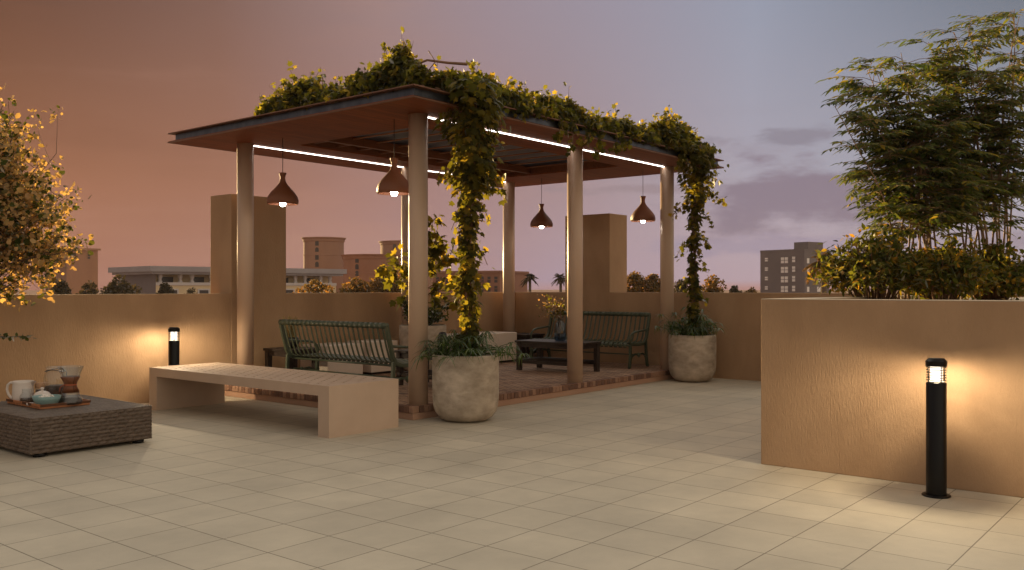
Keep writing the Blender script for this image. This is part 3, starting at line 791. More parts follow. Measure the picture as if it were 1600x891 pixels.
def roof_vine(path, n, hfun, wfun, label, drops=(), twigs=(), size=0.10, bias=0.0, lo=0.12):
    """mass of leaves lying along a path on the roof; drops hang over its edge"""
    path = np.array(path, float)
    seg = np.linalg.norm(np.diff(path[:, :2], axis=0), axis=1); cum = np.concatenate([[0], np.cumsum(seg)]); T = cum[-1]
    t = thing('roof_vine', label, 'vine', tuple(path[0]))
    base = path[0]
    def at(s_):
        return np.stack([np.interp(s_, cum, path[:, 0]), np.interp(s_, cum, path[:, 1]), np.interp(s_, cum, path[:, 2])], -1) - base
    s_ = rng.uniform(0, T, n * 3)
    hh = hfun(s_ / T) * (1 + 0.55 * wob(s_ * 2.6, 0)); hh = np.maximum(hh, 0.06)
    keep = rng.uniform(0, hh.max(), len(s_)) < hh; s_ = s_[keep][:n]; hh = hh[keep][:n]
    ww = wfun(s_ / T)
    th = rng.uniform(0, pi, len(s_)); q = np.sqrt(rng.uniform(lo, 1, len(s_)))
    d = at(np.minimum(s_ + 0.05, T)) - at(s_ - 0.05); d[:, 2] = 0; d = unit(d)
    nx = np.stack([-d[:, 1], d[:, 0], 0 * s_], -1)
    P = at(s_) + nx * (np.cos(th) * q * ww * (1 + .3 * wob(s_ * 3, 6)))[:, None]
    P[:, 2] += np.sin(th) * q * hh
    out = unit(nx * np.cos(th)[:, None] + np.array([0, 0, 1.0]) * np.sin(th)[:, None])
    D = unit(rdir(len(s_)) * 0.8 + out * 0.3 + np.array([0, 0, -0.25])); U = unit(out + rdir(len(s_)) * 0.6)
    PP, DD, UU, ZZ = [P], [D], [U], [size * rng.uniform(0.5, 1.2, len(s_))]
    st = MB()
    for (f, off, ln, m) in drops:                      # hanging strands
        o = at(np.array([f * T]))[0]
        o = o + np.array(off)
        k = rng.uniform(0, 1, m)
        c = o + np.stack([0.06 * np.sin(k * 5), 0.02 * np.cos(k * 4), -ln * k], -1) + rng.normal(size=(m, 3)) * np.array([0.05, 0.03, 0.02])
        PP.append(c); DD.append(unit(rdir(m) * 0.5 + np.array([0, 0, -0.9]))); UU.append(rdir(m, 0.2) + np.array([0, -1., 0])); ZZ.append(size * rng.uniform(0.5, 1.0, m))
        st.tube([o + np.array([0, 0.05, 0.05]), o, o + np.array([0.05, 0.02, -ln * 0.9])], 0.004, 5)
    ns = 70
    for i in range(ns):                                 # sprigs standing out of the mass
        s0 = rng.uniform(0, T); o = at(np.array([s0]))[0]; h0 = float(hfun(np.array([s0 / T]))[0]) * (1 + .55 * float(wob(np.array([s0 * 2.6]), 0)[0])); h0 = max(h0, .06)
        tip = o + np.array([rng.normal() * .12, rng.normal() * .12, h0 + rng.uniform(0.02, 0.16)])
        o2 = o + np.array([rng.normal() * .05, rng.normal() * .05, h0 * .4])
        st.tube([o2, (o2 + tip) / 2 + rng.normal(size=3) * .02, tip], [.005, .004, .002], 5)
        m = 9; k = rng.uniform(.45, 1, m)[:, None]
        PP.append(o2 + (tip - o2) * k + rng.normal(size=(m, 3)) * .03); DD.append(rdir(m, .2)); UU.append(rdir(m, .9)); ZZ.append(size * rng.uniform(.5, .95, m))
    for tw in twigs:
        st.tube([np.array(p) - base for p in tw[0]], tw[1], 7)
    for i in range(4):
        ss = np.linspace(0, T, 40); q = at(ss); q[:, 2] += 0.03 + 0.05 * np.abs(np.sin(ss * 3 + i)); q[:, 0] += 0.05 * np.sin(ss * 4 + i * 2); q[:, 1] += 0.05 * np.cos(ss * 3.3 + i)
        st.tube(q, 0.011, 6)
    leaves('foliage', np.concatenate(PP), np.concatenate(DD), np.concatenate(UU), np.concatenate(ZZ), MAPLE, MAPLE_F, M['vine'], t)
    st.build('stems', M['stem'], t)
    return t
RZ = SZ + 0.136
roof_vine([(7.02, 9.75, RZ), (7.05, 9.2, RZ), (7.0, 8.3, RZ), (7.0, 7.5, RZ), (7.1, 7.0, RZ)], 5600,
          lambda u: np.interp(u, [0, .06, .25, .5, .75, .9, 1], [.16, .30, .32, .22, .26, .42, .30]), lambda u: np.interp(u, [0, .1, 1], [.15, .27, .30]),
          'dense dark vine mass along the left front edge of the pergola roof',
          twigs=[([(7.05, 7.2, 3.95), (7.15, 7.0, 4.02), (7.32, 6.85, 4.0), (7.50, 6.72, 4.0)], [.012, .013, .015, .018]), ([(7.1, 7.05, 3.8), (7.2, 6.92, 4.0), (7.15, 6.98, 4.12)], .006)], size=0.086)
roof_vine([(7.25, 6.95, RZ), (8.2, 6.98, RZ), (9.6, 6.98, RZ), (11.2, 6.98, RZ), (12.3, 6.95, RZ), (13.35, 6.92, RZ)], 10500,
          lambda u: np.interp(u, [0, .05, .15, .3, .45, .6, .75, .9, 1], [.30, .38, .24, .27, .28, .20, .30, .40, .30]), lambda u: np.interp(u, [0, .5, .8, 1], [.30, .24, .30, .32]),
          'long vine mass along the right front edge of the pergola roof',
          drops=[(.33, (0, -.27, .02), .28, 40), (.37, (0, -.28, .02), .42, 46), (.41, (.1, -.27, .02), .25, 40), (.47, (0, -.27, .02), .40, 50), (.53, (.1, -.27, .02), .25, 30), (.58, (.0, -.27, .02), .2, 24),
                 (.05, (0, -.27, .05), .30, 60), (.12, (0, -.27, .05), .22, 40), (.9, (0, -.25, .05), .35, 90), (.95, (.1, -.25, .05), .40, 90), (.85, (0, -.25, .05), .25, 60), (.2, (0, -.27, .05), .12, 24)], size=0.086)

# ------------------------------------------------------------------ grassy undergrowth in the pots
def strappy(loc, n, reach, hgt, label, seed, name='umbrella_grass'):
    r = np.random.default_rng(seed)
    t = thing(name, label, 'plant', loc)
    V, Fc = [], []
    def blade(o, az, ln, rise, droop, w):
        k = 7
        base = len(V)
        for i in range(k):
            u = i / (k - 1)
            x = ln * u; z = rise * u - droop * u * u
            wd = w * (1 - abs(2 * u - 0.7) * 0.55) * (1 if u < 1 else 0.05)
            c, s_ = cos(az), sin(az)
            for sg in (-1, 1):
                V.append((o[0] + x * c - sg * wd * s_, o[1] + x * s_ + sg * wd * c, o[2] + z + (0.1 * wd)))
            if i: Fc.append((base + 2 * i - 2, base + 2 * i - 1, base + 2 * i + 1, base + 2 * i))
    st = MB()
    for i in range(n):
        az = r.uniform(0, 2 * pi); R_ = reach * r.uniform(.15, 1.0) ; h = hgt * r.uniform(.35, 1.0) * (1.15 - 0.75 * R_ / reach)
        o = np.array([0.12 * r.normal(), 0.12 * r.normal(), 0]); o[:2] = np.clip(o[:2], -.25, .25)
        tip = o + np.array([R_ * cos(az), R_ * sin(az), h])
        mid = o + np.array([R_ * .45 * cos(az), R_ * .45 * sin(az), h * .8])
        st.tube([o, mid, tip], [.005, .004, .003], 5)
        for k in range(r.integers(9, 14)):
            a2 = r.uniform(0, 2 * pi); ln = r.uniform(.10, .22)
            blade(tip, a2, ln, r.uniform(-.02, .07), r.uniform(.05, .16), r.uniform(.005, .009))
    me = bpy.data.meshes.new('foliage'); me.from_pydata(V, [], Fc); me.materials.append(M['fern']); me.polygons.foreach_set('use_smooth', [True] * len(Fc)); me.update()
    o = bpy.data.objects.new('foliage', me); COL.objects.link(o); o.parent = t
    st.build('stems', M['fern'], t)
    return t
strappy((P1[0], P1[1], 0.685), 95, 0.50, 0.36, 'strappy green umbrella grass round the vine in the nearer pot', 1)
strappy((P2[0], P2[1], 0.685), 95, 0.46, 0.52, 'strappy green umbrella grass round the vine in the far pot', 2)

# tall plant in the third pot
def potted_maple():
    t = thing('potted_tree', 'tall thin potted tree with big lobed leaves behind the front corner column', 'plant', (P3[0], P3[1], PZ + 0.685))
    st = MB()
    zt = 1.75
    st.tube([(0, 0, 0), (0.02, 0.0, 0.6), (0.0, 0.03, 1.2), (0.06, -0.05, zt)], [.016, .014, .011, .006], 7)
    PP, DD, UU, ZZ = [], [], [], []
    def spray(p, m, spread, s_=0.17):
        p = np.array(p)
        c = p + rng.normal(size=(m, 3)) * np.array([spread, spread, spread * .8])
        d = unit(c - p + rng.normal(size=(m, 3)) * 0.05 + np.array([0, 0, -.06])); PP.append(c); DD.append(d); UU.append(rdir(m, 1.2)); ZZ.append(s_ * rng.uniform(.6, 1.1, m))
    def br(z, x, y, z2, m, sp=0.09):
        st.tube([(0.01, 0, z), (x * .5, y * .5, (z + z2) / 2 + .05), (x, y, z2)], [.007, .005, .003], 5); spray((x, y, z2), m, sp); spray((x * .65, y * .65, (z + 2 * z2) / 3), m // 2, sp)
    for (lat, dep, z, z2, m) in ((-.52, .05, .7, 1.02, 16), (-.40, -.1, .55, .80, 14), (-.38, .1, .8, 1.15, 10), (.25, -.05, .9, 1.10, 16), (.42, .05, .85, 1.18, 18), (.5, -.05, .6, .85, 12),
                                 (.12, .05, 1.35, 1.62, 14), (.28, 0, 1.1, 1.42, 14), (.2, .1, 1.5, 1.78, 12), (-.3, .0, .4, .55, 10), (.35, -.1, .5, .62, 14), (.45, .1, .4, .42, 10), (.15, 0, 1.2, 1.3, 10)):
        br(z, lat * RT[0] + dep * FW[0], lat * RT[1] + dep * FW[1], z2, m)
    leaves('foliage', np.concatenate(PP), np.concatenate(DD), np.concatenate(UU), np.concatenate(ZZ), MAPLE, MAPLE_F, M['vine'], t)
    st.build('trunk', M['stem'], t)
potted_maple()
def dark_shrub(loc, n, rad, h, label):
    t = thing('glossy_shrub', label, 'plant', loc)
    st = MB(); PP = []; DD = []; UU = []
    for i in range(22):
        a = rng.uniform(0, 2 * pi); R_ = rad * rng.uniform(.2, 1.05); hz = h * rng.uniform(.35, 1) * (1.2 - .6 * R_ / rad)
        o = np.array([.05 * rng.normal(), .05 * rng.normal(), 0]); tip = np.array([R_ * cos(a), R_ * sin(a), hz]); mid = (o + tip) / 2 + np.array([0, 0, .08])
        st.tube([o, mid, tip], [.006, .004, .002], 5)
        m = n // 22; k = rng.uniform(.15, 1, m)[:, None]
        c = (1 - k) ** 2 * o + 2 * k * (1 - k) * mid + k ** 2 * tip + rng.normal(size=(m, 3)) * .02
        PP.append(c); DD.append(unit(rdir(m) + (tip - o) * .8)); UU.append(rdir(m, .8))
    P = np.concatenate(PP)
    leaves('foliage', P, np.concatenate(DD), np.concatenate(UU), .065 * rng.uniform(.6, 1.1, len(P)), OVAL, OVAL_F, M['darkleaf'], t)
    st.build('stems', M['stem'], t)
dark_shrub((P3[0], P3[1], PZ + 0.685), 1300, .42, .60, 'dark glossy shrub growing under the tall potted tree')

# ------------------------------------------------------------------ things on the tables
TZ = PZ + TH
def vase_flowers():
    x, y = 11.80, 8.56
    t = thing('glass_vase', 'blue grey glass vase standing on the coffee table', 'vase', (x, y, TZ + .001))
    pr = [(0.0, 0.004), (0.075, 0.004), (0.095, 0.03), (0.10, 0.12), (0.095, 0.22), (0.07, 0.29), (0.048, 0.315), (0.046, 0.34), (0.062, 0.36)]
    MB().lathe(pr, n=32).build('vase_body', M['blueglass'], t)
    MB().lathe([(0, .008), (.07, .008), (.09, .03), (.093, .12), (0, .122)], n=24).build('water', M['blueglass'], t)
    f = thing('flower_stems', 'thin yellow flowering sprigs standing in the glass vase', 'flowers', (x, y, TZ + .02))
    st = MB(); PP = []; DD = []; PL = []
    r = np.random.default_rng(5)
    for i in range(11):
        lat = r.uniform(-.42, .12); dep = r.uniform(-.15, .15); h = r.uniform(.50, .74) - .35 * max(0, -lat - .25)
        tip = np.array([lat * RT[0] + dep * FW[0], lat * RT[1] + dep * FW[1], h])
        o = np.array([.02 * r.normal(), .02 * r.normal(), 0]); nk = np.array([.025 * r.normal(), .025 * r.normal(), .33])
        st.tube([o, nk, nk + (tip - nk) * .5 + np.array([0, 0, .04]), tip], [.004, .004, .003, .002], 5)
        for k in range(11):
            u = r.uniform(.35, 1); PP.append(nk + (tip - nk) * u + r.normal(size=3) * .035)
        for k in range(10):
            u = r.uniform(.1, .9); PL.append(nk + (tip - nk) * u + r.normal(size=3) * .04)
    PP = np.array(PP); PL = np.array(PL)
    leaves('blossoms', PP, rdir(len(PP)), rdir(len(PP), .5), .032 * rng.uniform(.6, 1.3, len(PP)), OVAL * np.array([1.6, 1, 1]), OVAL_F, M['petal'], f)
    leaves('leaves', PL, rdir(len(PL)), rdir(len(PL), .5), .05 * rng.uniform(.6, 1.2, len(PL)), OVAL, OVAL_F, M['vine'], f)
    st.build('stems', M['stem'], f)
vase_flowers()
o = MB().lathe([(0, 0), (.045, 0), (.06, .03), (.072, .10), (.07, .17), (.055, .23), (.045, .25), (.038, .255), (.036, .245), (.0, .22)], n=28).build('black_vase', M['blackvase'], loc=(8.95, 8.47, TZ + .001))
tag(o, 'plain black vase on the coffee table behind the front corner column', 'vase')
t = thing('grass_pot', 'dark bowl pot of dry grass on the side table by the parapet', 'potted plant', (8.0, 10.52, TZ + .001))
MB().lathe([(0, 0), (.05, 0), (.085, .03), (.105, .08), (.10, .13), (.09, .155), (.08, .155), (.085, .13), (0, .13)], n=28).build('bowl', M['blackvase'], t)
st = MB()
r_ = np.random.default_rng(11)
for i in range(110):
    a = r_.uniform(0, 6.28); R_ = r_.uniform(.02, .15); h = r_.uniform(.18, .40)
    o0 = np.array([.05 * r_.normal() * .8, .05 * r_.normal() * .8, .131]); tip = np.array([R_ * cos(a), R_ * sin(a), .13 + h * .85])
    st.tube([o0, (o0 + tip) / 2 + np.array([0, 0, .05]), tip], [.002, .002, .004], 4)
st.build('grass_blades', M['seed'], t)

# ------------------------------------------------------------------ wicker table and tray
def wicker():
    x0, x1, y0, y1, z0, z1 = 3.48, 4.60, 8.25, 9.72, 0.035, 0.348
    t = thing('wicker_table', 'low dark brown woven wicker table carrying the coffee tray', 'table', (x0, y0, 0))
    W, Ln = x1 - x0, y1 - y0
    mb = MB()
    def face(o, u, v, n, lu, lv, rh, sp, amp):
        du, dv = sp / 5, rh / 4
        nu, nv = max(2, round(lu / du)), max(2, round(lv / dv))
        o, u, v, n = map(Vector, (o, u, v, n))
        vs, fs = [], []
        for j in range(nv + 1):
            for i in range(nu + 1):
                a, b = lu * i / nu, lv * j / nv
                row = math.floor(b / rh + 1e-6); fr = b / rh - row
                h = amp * abs(sin(pi * (a / sp + .5 * (row % 2)))) * math.sqrt(max(0.0, sin(pi * min(max(fr, 0), 1))))
                if i in (0, nu) or j in (0, nv): h = 0
                vs.append(o + u * a + v * b + n * h)
        for j in range(nv):
            for i in range(nu):
                k = j * (nu + 1) + i
                fs.append((k, k + 1, k + nu + 2, k + nu + 1))
        mb.add(vs, fs, 0, False)
    face((0, 0, z0), (1, 0, 0), (0, 0, 1), (0, -1, 0), W, z1 - z0, .0348, .086, .016)
    face((0, Ln, z0), (0, -1, 0), (0, 0, 1), (-1, 0, 0), Ln, z1 - z0, .0348, .086, .016)
    face((W, 0, z0), (0, 1, 0), (0, 0, 1), (1, 0, 0), Ln, z1 - z0, .0348, .086, .016)
    face((W, Ln, z0), (-1, 0, 0), (0, 0, 1), (0, 1, 0), W, z1 - z0, .0348, .086, .016)
    face((0, 0, z1), (1, 0, 0), (0, 1, 0), (0, 0, 1), W, Ln, .030, .075, .008)
    mb.build('wicker_weave', M['wicker'], t)
    rim = MB()
    for (p, q) in (((0, 0, z1), (W, 0, z1)), ((W, 0, z1), (W, Ln, z1)), ((W, Ln, z1), (0, Ln, z1)), ((0, Ln, z1), (0, 0, z1)),
                   ((0, 0, z0), (0, 0, z1)), ((W, 0, z0), (W, 0, z1)), ((0, Ln, z0), (0, Ln, z1))):
        p, q = Vector(p), Vector(q); ln = (q - p).length; k = int(ln / .008)
        rim.tube([p + (q - p) * i / k for i in range(k + 1)], [.0075 + .0022 * sin(i * 1.57) for i in range(k + 1)], 8)
    rim.build('braided_edge', M['wicker'], t)
    for x in (.10, W - .10):
        for y in (.06, Ln - .06):
            MB().lathe([(0, 0), (.05, 0), (.055, .008), (.055, .0345), (0, .0345)], c=(x, y, 0), n=16).build('foot', M['black'], t)
wicker()
TT = 0.353
def tray():
    x0, x1, y0, y1 = 3.79, 4.27, 8.78, 9.55
    t = thing('wooden_tray', 'reddish wooden tray with raised rim on the wicker table', 'tray', (x0, y0, TT))
    W, Ln = x1 - x0, y1 - y0
    MB().box(.014, W - .014, .014, Ln - .014, 0.002, .014).build('tray_base', M['tray'], t, .002)
    rm = MB()
    for k, (z0, z1, e) in enumerate(((0.002, .022, .008), (.0225, .046, 0.0))):
        rm.box(e, W - e, e, e + .013, z0, z1); rm.box(e, W - e, Ln - e - .013, Ln - e, z0, z1)
        rm.box(e, e + .013, e + .013, Ln - e - .013, z0, z1); rm.box(W - e - .013, W - e, e + .013, Ln - e - .013, z0, z1)
    rm.build('rim', M['tray'], t, .002)
tray()
Z0 = TT + .0155
def on(px, py): 
    p = pl(px, py, Z0); return (p.x, p.y, Z0)
# hour-glass coffee maker
c = on(110, 631.5)
t = thing('coffee_maker', 'hourglass glass coffee maker with wooden collar on the tray', 'coffee maker', c)
MB().lathe([(0, .002), (.10, .002), (.118, .012), (.115, .03), (.085, .10), (.055, .165), (.048, .19), (.058, .22), (.085, .285), (.118, .362), (.121, .368), (.117, .366), (.083, .287), (.056, .222), (.045, .19), (.052, .166), (.082, .101), (.112, .03), (.0, .008)], n=40).build('glass_body', M['glass'], t)
MB().lathe([(.0, .004), (.108, .006), (.109, .03), (.094, .065), (0, .067)], n=32).build('coffee', M['coffee'], t)
MB().lathe([(.079, .118), (.083, .116), (.060, .170), (.056, .19), (.062, .214), (.090, .268), (.086, .270), (.0585, .216), (.0525, .19), (.056, .168), (.079, .118)], n=36).build('wooden_collar', M['collar'], t)
MB().lathe([(.057, .184), (.061, .187), (.061, .193), (.057, .196)], n=28).tube([(.05 * -RT[0] - .03 * FW[0], -.05 * RT[1] - .03 * FW[1], .188), (-.085 * RT[0] - .03 * FW[0], -.085 * RT[1] - .03 * FW[1], .165), (-.09 * RT[0] - .035 * FW[0], -.09 * RT[1] - .035 * FW[1], .12)], .004, 6).build('leather_tie', M['leather'], t)
# tall jar
c = on(86, 625.5)
t = thing('glass_jar', 'tall clear clip top jar half full of beans behind the coffee maker', 'jar', c)
MB().lathe([(0, .002), (.095, .002), (.105, .012), (.105, .22), (.095, .26), (.078, .28), (.078, .31), (.084, .315)], n=36).build('jar_body', M['glass'], t)
MB().lathe([(0, .006), (.098, .006), (.098, .15), (0, .152)], n=28).build('beans', M['coffee'], t)
MB().lathe([(0, .345), (.05, .345), (.082, .338), (.086, .326), (.082, .318), (0, .318)], n=32).build('lid', M['glass'], t)
MB().tube([(.09 * cos(a), .09 * sin(a), .30 + .012 * sin(2 * a)) for a in [2 * pi * i / 24 for i in range(25)]], .004, 6).tube([(.1, 0, .30), (.115, 0, .27), (.112, 0, .22)], .004, 6).build('wire_clip', M['steel'], t)
# white jug
c = on(36, 627.5)
t = thing('white_jug', 'white china milk jug with curved handle at the left of the tray', 'jug', c)
MB().lathe([(0, .002), (.088, .002), (.096, .012), (.099, .06), (.095, .14), (.092, .185), (.096, .205), (.092, .205), (.087, .185), (.09, .13), (.0, .02)], n=40).build('jug_body', M['china'], t)
hx, hy = -RT[0], -RT[1]
MB().tube([(hx * .088, hy * .088, .185), (hx * .125, hy * .125, .188), (hx * .152, hy * .152, .165), (hx * .160, hy * .160, .12), (hx * .145, hy * .145, .07), (hx * .115, hy * .115, .035), (hx * .092, hy * .092, .03)], .0125, 10).build('handle', M['china'], t)
sp = MB(); ex, ey = RT
sp.add([(ex * .06 - ey * .05, ey * .06 + ex * .05, .203), (ex * .06 + ey * .05, ey * .06 - ex * .05, .203), (ex * .135, ey * .135, .203), (ex * .088, ey * .088, .14)], [(0, 2, 3), (1, 3, 2)], 0, True)
sp.build('spout', M['china'], t)
# cork jar
c = on(66, 626)
t = thing('cork_jar', 'glass jar of coffee with a thick cork lid in the middle of the tray', 'jar', c)
MB().lathe([(0, .002), (.058, .002), (.064, .01), (.064, .12), (.058, .13)], n=28).build('jar_body', M['glass'], t)
MB().lathe([(0, .006), (.059, .006), (.059, .11), (0, .112)], n=24).build('coffee', M['coffee'], t)
MB().lathe([(0, .131), (.062, .131), (.066, .14), (.066, .168), (.058, .178), (0, .180)], n=28).build('cork_lid', M['cork'], t)
# small jar
c = on(42, 631)
t = thing('small_jar', 'small squat glass jar in front of the white jug', 'jar', c)
MB().lathe([(0, .002), (.058, .002), (.064, .012), (.064, .07), (.05, .098), (.042, .108), (.042, .14), (.046, .146)], n=28).build('jar_body', M['glass'], t)
MB().lathe([(0, .006), (.058, .006), (.058, .055), (0, .057)], n=24).build('tea', M['coffee'], t)
# sugar bowl with lid
c = on(65, 630.5)
t = thing('sugar_bowl', 'small white sugar bowl with knobbed lid behind the teal bowl', 'bowl', (c[0] + .02, c[1] + .03, c[2]))
MB().lathe([(0, .002), (.04, .002), (.07, .03), (.078, .07), (.076, .085), (0, .085)], n=28).build('bowl_body', M['china'], t)
MB().lathe([(.076, .086), (.06, .105), (.03, .118), (.012, .122), (.010, .13), (.018, .14), (.016, .152), (0, .156)], n=28).build('lid', M['china'], t)
# teal bowl with sugar cubes
c = on(73, 634.5)
t = thing('teal_bowl', 'teal glazed bowl at the front of the tray', 'bowl', c)
MB().lathe([(0, .002), (.075, .002), (.09, .012), (.115, .06), (.128, .098), (.122, .098), (.108, .06), (.08, .02), (0, .016)], n=40).build('bowl_body', M['teal'], t)
r_ = np.random.default_rng(3)
for k in range(11):
    a = r_.uniform(0, 6.28); R_ = r_.uniform(0, .075)
    s_ = .0165
    mb = MB().box(-s_, s_, -s_, s_, -s_, s_, 0, Matrix.Rotation(r_.uniform(0, 3), 4, (r_.normal(), r_.normal(), r_.normal() + .1)))
    o = mb.build('sugar_cube', M['sugar'], loc=(c[0] + R_ * cos(a), c[1] + R_ * sin(a), c[2] + .078 + .03 * r_.uniform(0, 1) * (1 - R_ / .1)), bevel=.003)
    tag(o, 'white sugar cube heaped in the teal bowl', 'sugar cube', 'sugar cubes in the teal bowl')
c = on(47, 633.5)
tag(MB().lathe([(0, .001), (.028, .001), (.033, .006), (.033, .02), (.028, .026), (0, .026)], n=24).build('tea_light', M['china'], loc=c), 'tiny round white dish on the tray between small jar and teal bowl', 'dish')

# ------------------------------------------------------------------ canes and shrubs in the planter
def canes(loc, nst, spread, hmin, hmax, lean, label, seed, biasx=0.0):
    r = np.random.default_rng(seed)
    t = thing('cane_clump', label, 'tree', loc)
    st = MB(); PP = []; DD = []; UU = []; ZZ = []
    R2 = np.array([RT[0], RT[1], 0]); F2 = np.array([FW[0], FW[1], 0])
    def spray(o, d, ln, m):
        """a feathery twig with paired drooping leaflets"""
        d = unit(np.array(d)); side = unit(np.cross(d, [0, 0, 1.0]))
        tip = o + d * ln + np.array([0, 0, -.18 * ln])
        st.tube([o, o + d * ln * .5, tip], [.0035, .0025, .0015], 4, cap=False)
        for i in range(m):
            u = (i + .5) / m; p = o + d * ln * u + np.array([0, 0, -.18 * ln * u * u])
            for sg in (-1, 1):
                PP.append(p); dd = d * .75 + side * sg * r.uniform(.5, 1.0) + np.array([0, 0, r.uniform(-.55, -.05)]); DD.append(dd); UU.append(np.array([0, 0, 1.0]) + r.normal(size=3) * .25)
                ZZ.append(r.uniform(.065, .125))
        PP.append(tip); DD.append(d + np.array([0, 0, -.4])); UU.append(np.array([0, 0, 1.])); ZZ.append(.12)
    for i in range(nst):
        a = r.uniform(0, 2 * pi); b0 = np.array([cos(a), sin(a), 0]) * spread * math.sqrt(r.uniform(0, 1))
        h = r.uniform(hmin, hmax); q = r.uniform(-1, 1); q2 = r.uniform(-1, 1)
        off = R2 * (q * lean + biasx) + F2 * q2 * lean * .6
        pts = []
        for k in range(9):
            u = k / 8; pts.append(b0 + off * (.25 * u + .75 * u ** 1.7) + np.array([r.normal() * .012, r.normal() * .012, h * (u - .06 * u * u * abs(q))]))
        st.tube(pts, [.013 * (1 - .75 * k / 8) for k in range(9)], 6)
        pts = np.array(pts)
        nb = 21
        for k in range(nb):
            u = .36 + .64 * (k + r.uniform(0, 1)) / nb
            x = u * 8; j = min(int(x), 7); o = pts[j] + (pts[j + 1] - pts[j]) * (x - j)
            az = r.uniform(0, 2 * pi); d = np.array([cos(az), sin(az), r.uniform(-.05, .5)])
            bl = r.uniform(.12, .58) * (1.2 - .60 * u)
            e = o + unit(d) * bl
            st.tube([o, (o + e) / 2 + np.array([0, 0, .02]), e], [.004, .003, .002], 4, cap=False)
            for q3 in range(3):
                az2 = az + r.uniform(-1.1, 1.1)
                spray(o + (e - o) * r.uniform(.5, 1), [cos(az2), sin(az2), r.uniform(-.1, .3)], r.uniform(.16, .34), r.integers(4, 7))
    leaves('foliage', np.array(PP), np.array(DD), np.array(UU), np.array(ZZ), LANCE, LANCE_F, M['cane_leaf'], t)
    st.build('stems', M['culm'], t)
    return t
PS = ptop - 0.03
def pz_(px, d): p = cf(px, d, PS); return (p.x, p.y, PS)
canes(pz_(1440, 9.5), 15, .22, 1.7, 2.9, .62, 'left clump of tall feathery canes in the planter, leaning left', 21, -.22)
canes(pz_(1530, 9.9), 17, .28, 1.9, 3.2, .66, 'right clump of tall feathery canes in the planter, the taller one', 22, .02)

def shrub(loc, rad, h, n, label, seed, m='shrub_leaf'):
    r = np.random.default_rng(seed)
    t = thing('low_shrub', label, 'shrub', loc)
    st = MB(); PP = []; DD = []; UU = []; ZZ = []
    for i in range(60):
        a = r.uniform(0, 2 * pi); R_ = rad * math.sqrt(r.uniform(0, 1)); hz = h * (1 - .55 * (R_ / rad) ** 2) * r.uniform(.55, 1.05)
        o = np.array([R_ * .35 * cos(a), R_ * .35 * sin(a), 0]); tip = np.array([R_ * cos(a), R_ * sin(a), hz]); mid = o * .4 + tip * .6 * np.array([.8, .8, 1]) + np.array([0, 0, .05])
        st.tube([o, mid, tip], [.008, .006, .003], 5)
        mm = n // 60
        k = r.uniform(.35, 1.0, mm)[:, None]
        c = (1 - k) ** 2 * o + 2 * k * (1 - k) * mid + k ** 2 * tip + r.normal(size=(mm, 3)) * np.array([.075, .075, .055])
        PP.append(c); DD.append(unit(r.normal(size=(mm, 3)) + unit(tip - o) * .6 + np.array([0, 0, -.5]))); UU.append(r.normal(size=(mm, 3)) * .5 + np.array([0, 0, 1.])); ZZ.append(r.uniform(.05, .095, mm))
    leaves('foliage', np.concatenate(PP), np.concatenate(DD), np.concatenate(UU), np.concatenate(ZZ), LANCE * np.array([1.35, 1, 1]), LANCE_F, M[m], t)
    st.build('stems', M['stem'], t)
shrub(pz_(1368, 9.15), .56, .74, 4500, 'low golden green shrub at the left foot of the canes', 31)
shrub(pz_(1470, 9.2), .45, .62, 4500, 'low dark green shrub in the middle under the canes', 32)
shrub(pz_(1550, 9.6), .42, .60, 3600, 'low shrub at the right foot of the canes by the frame edge', 33)

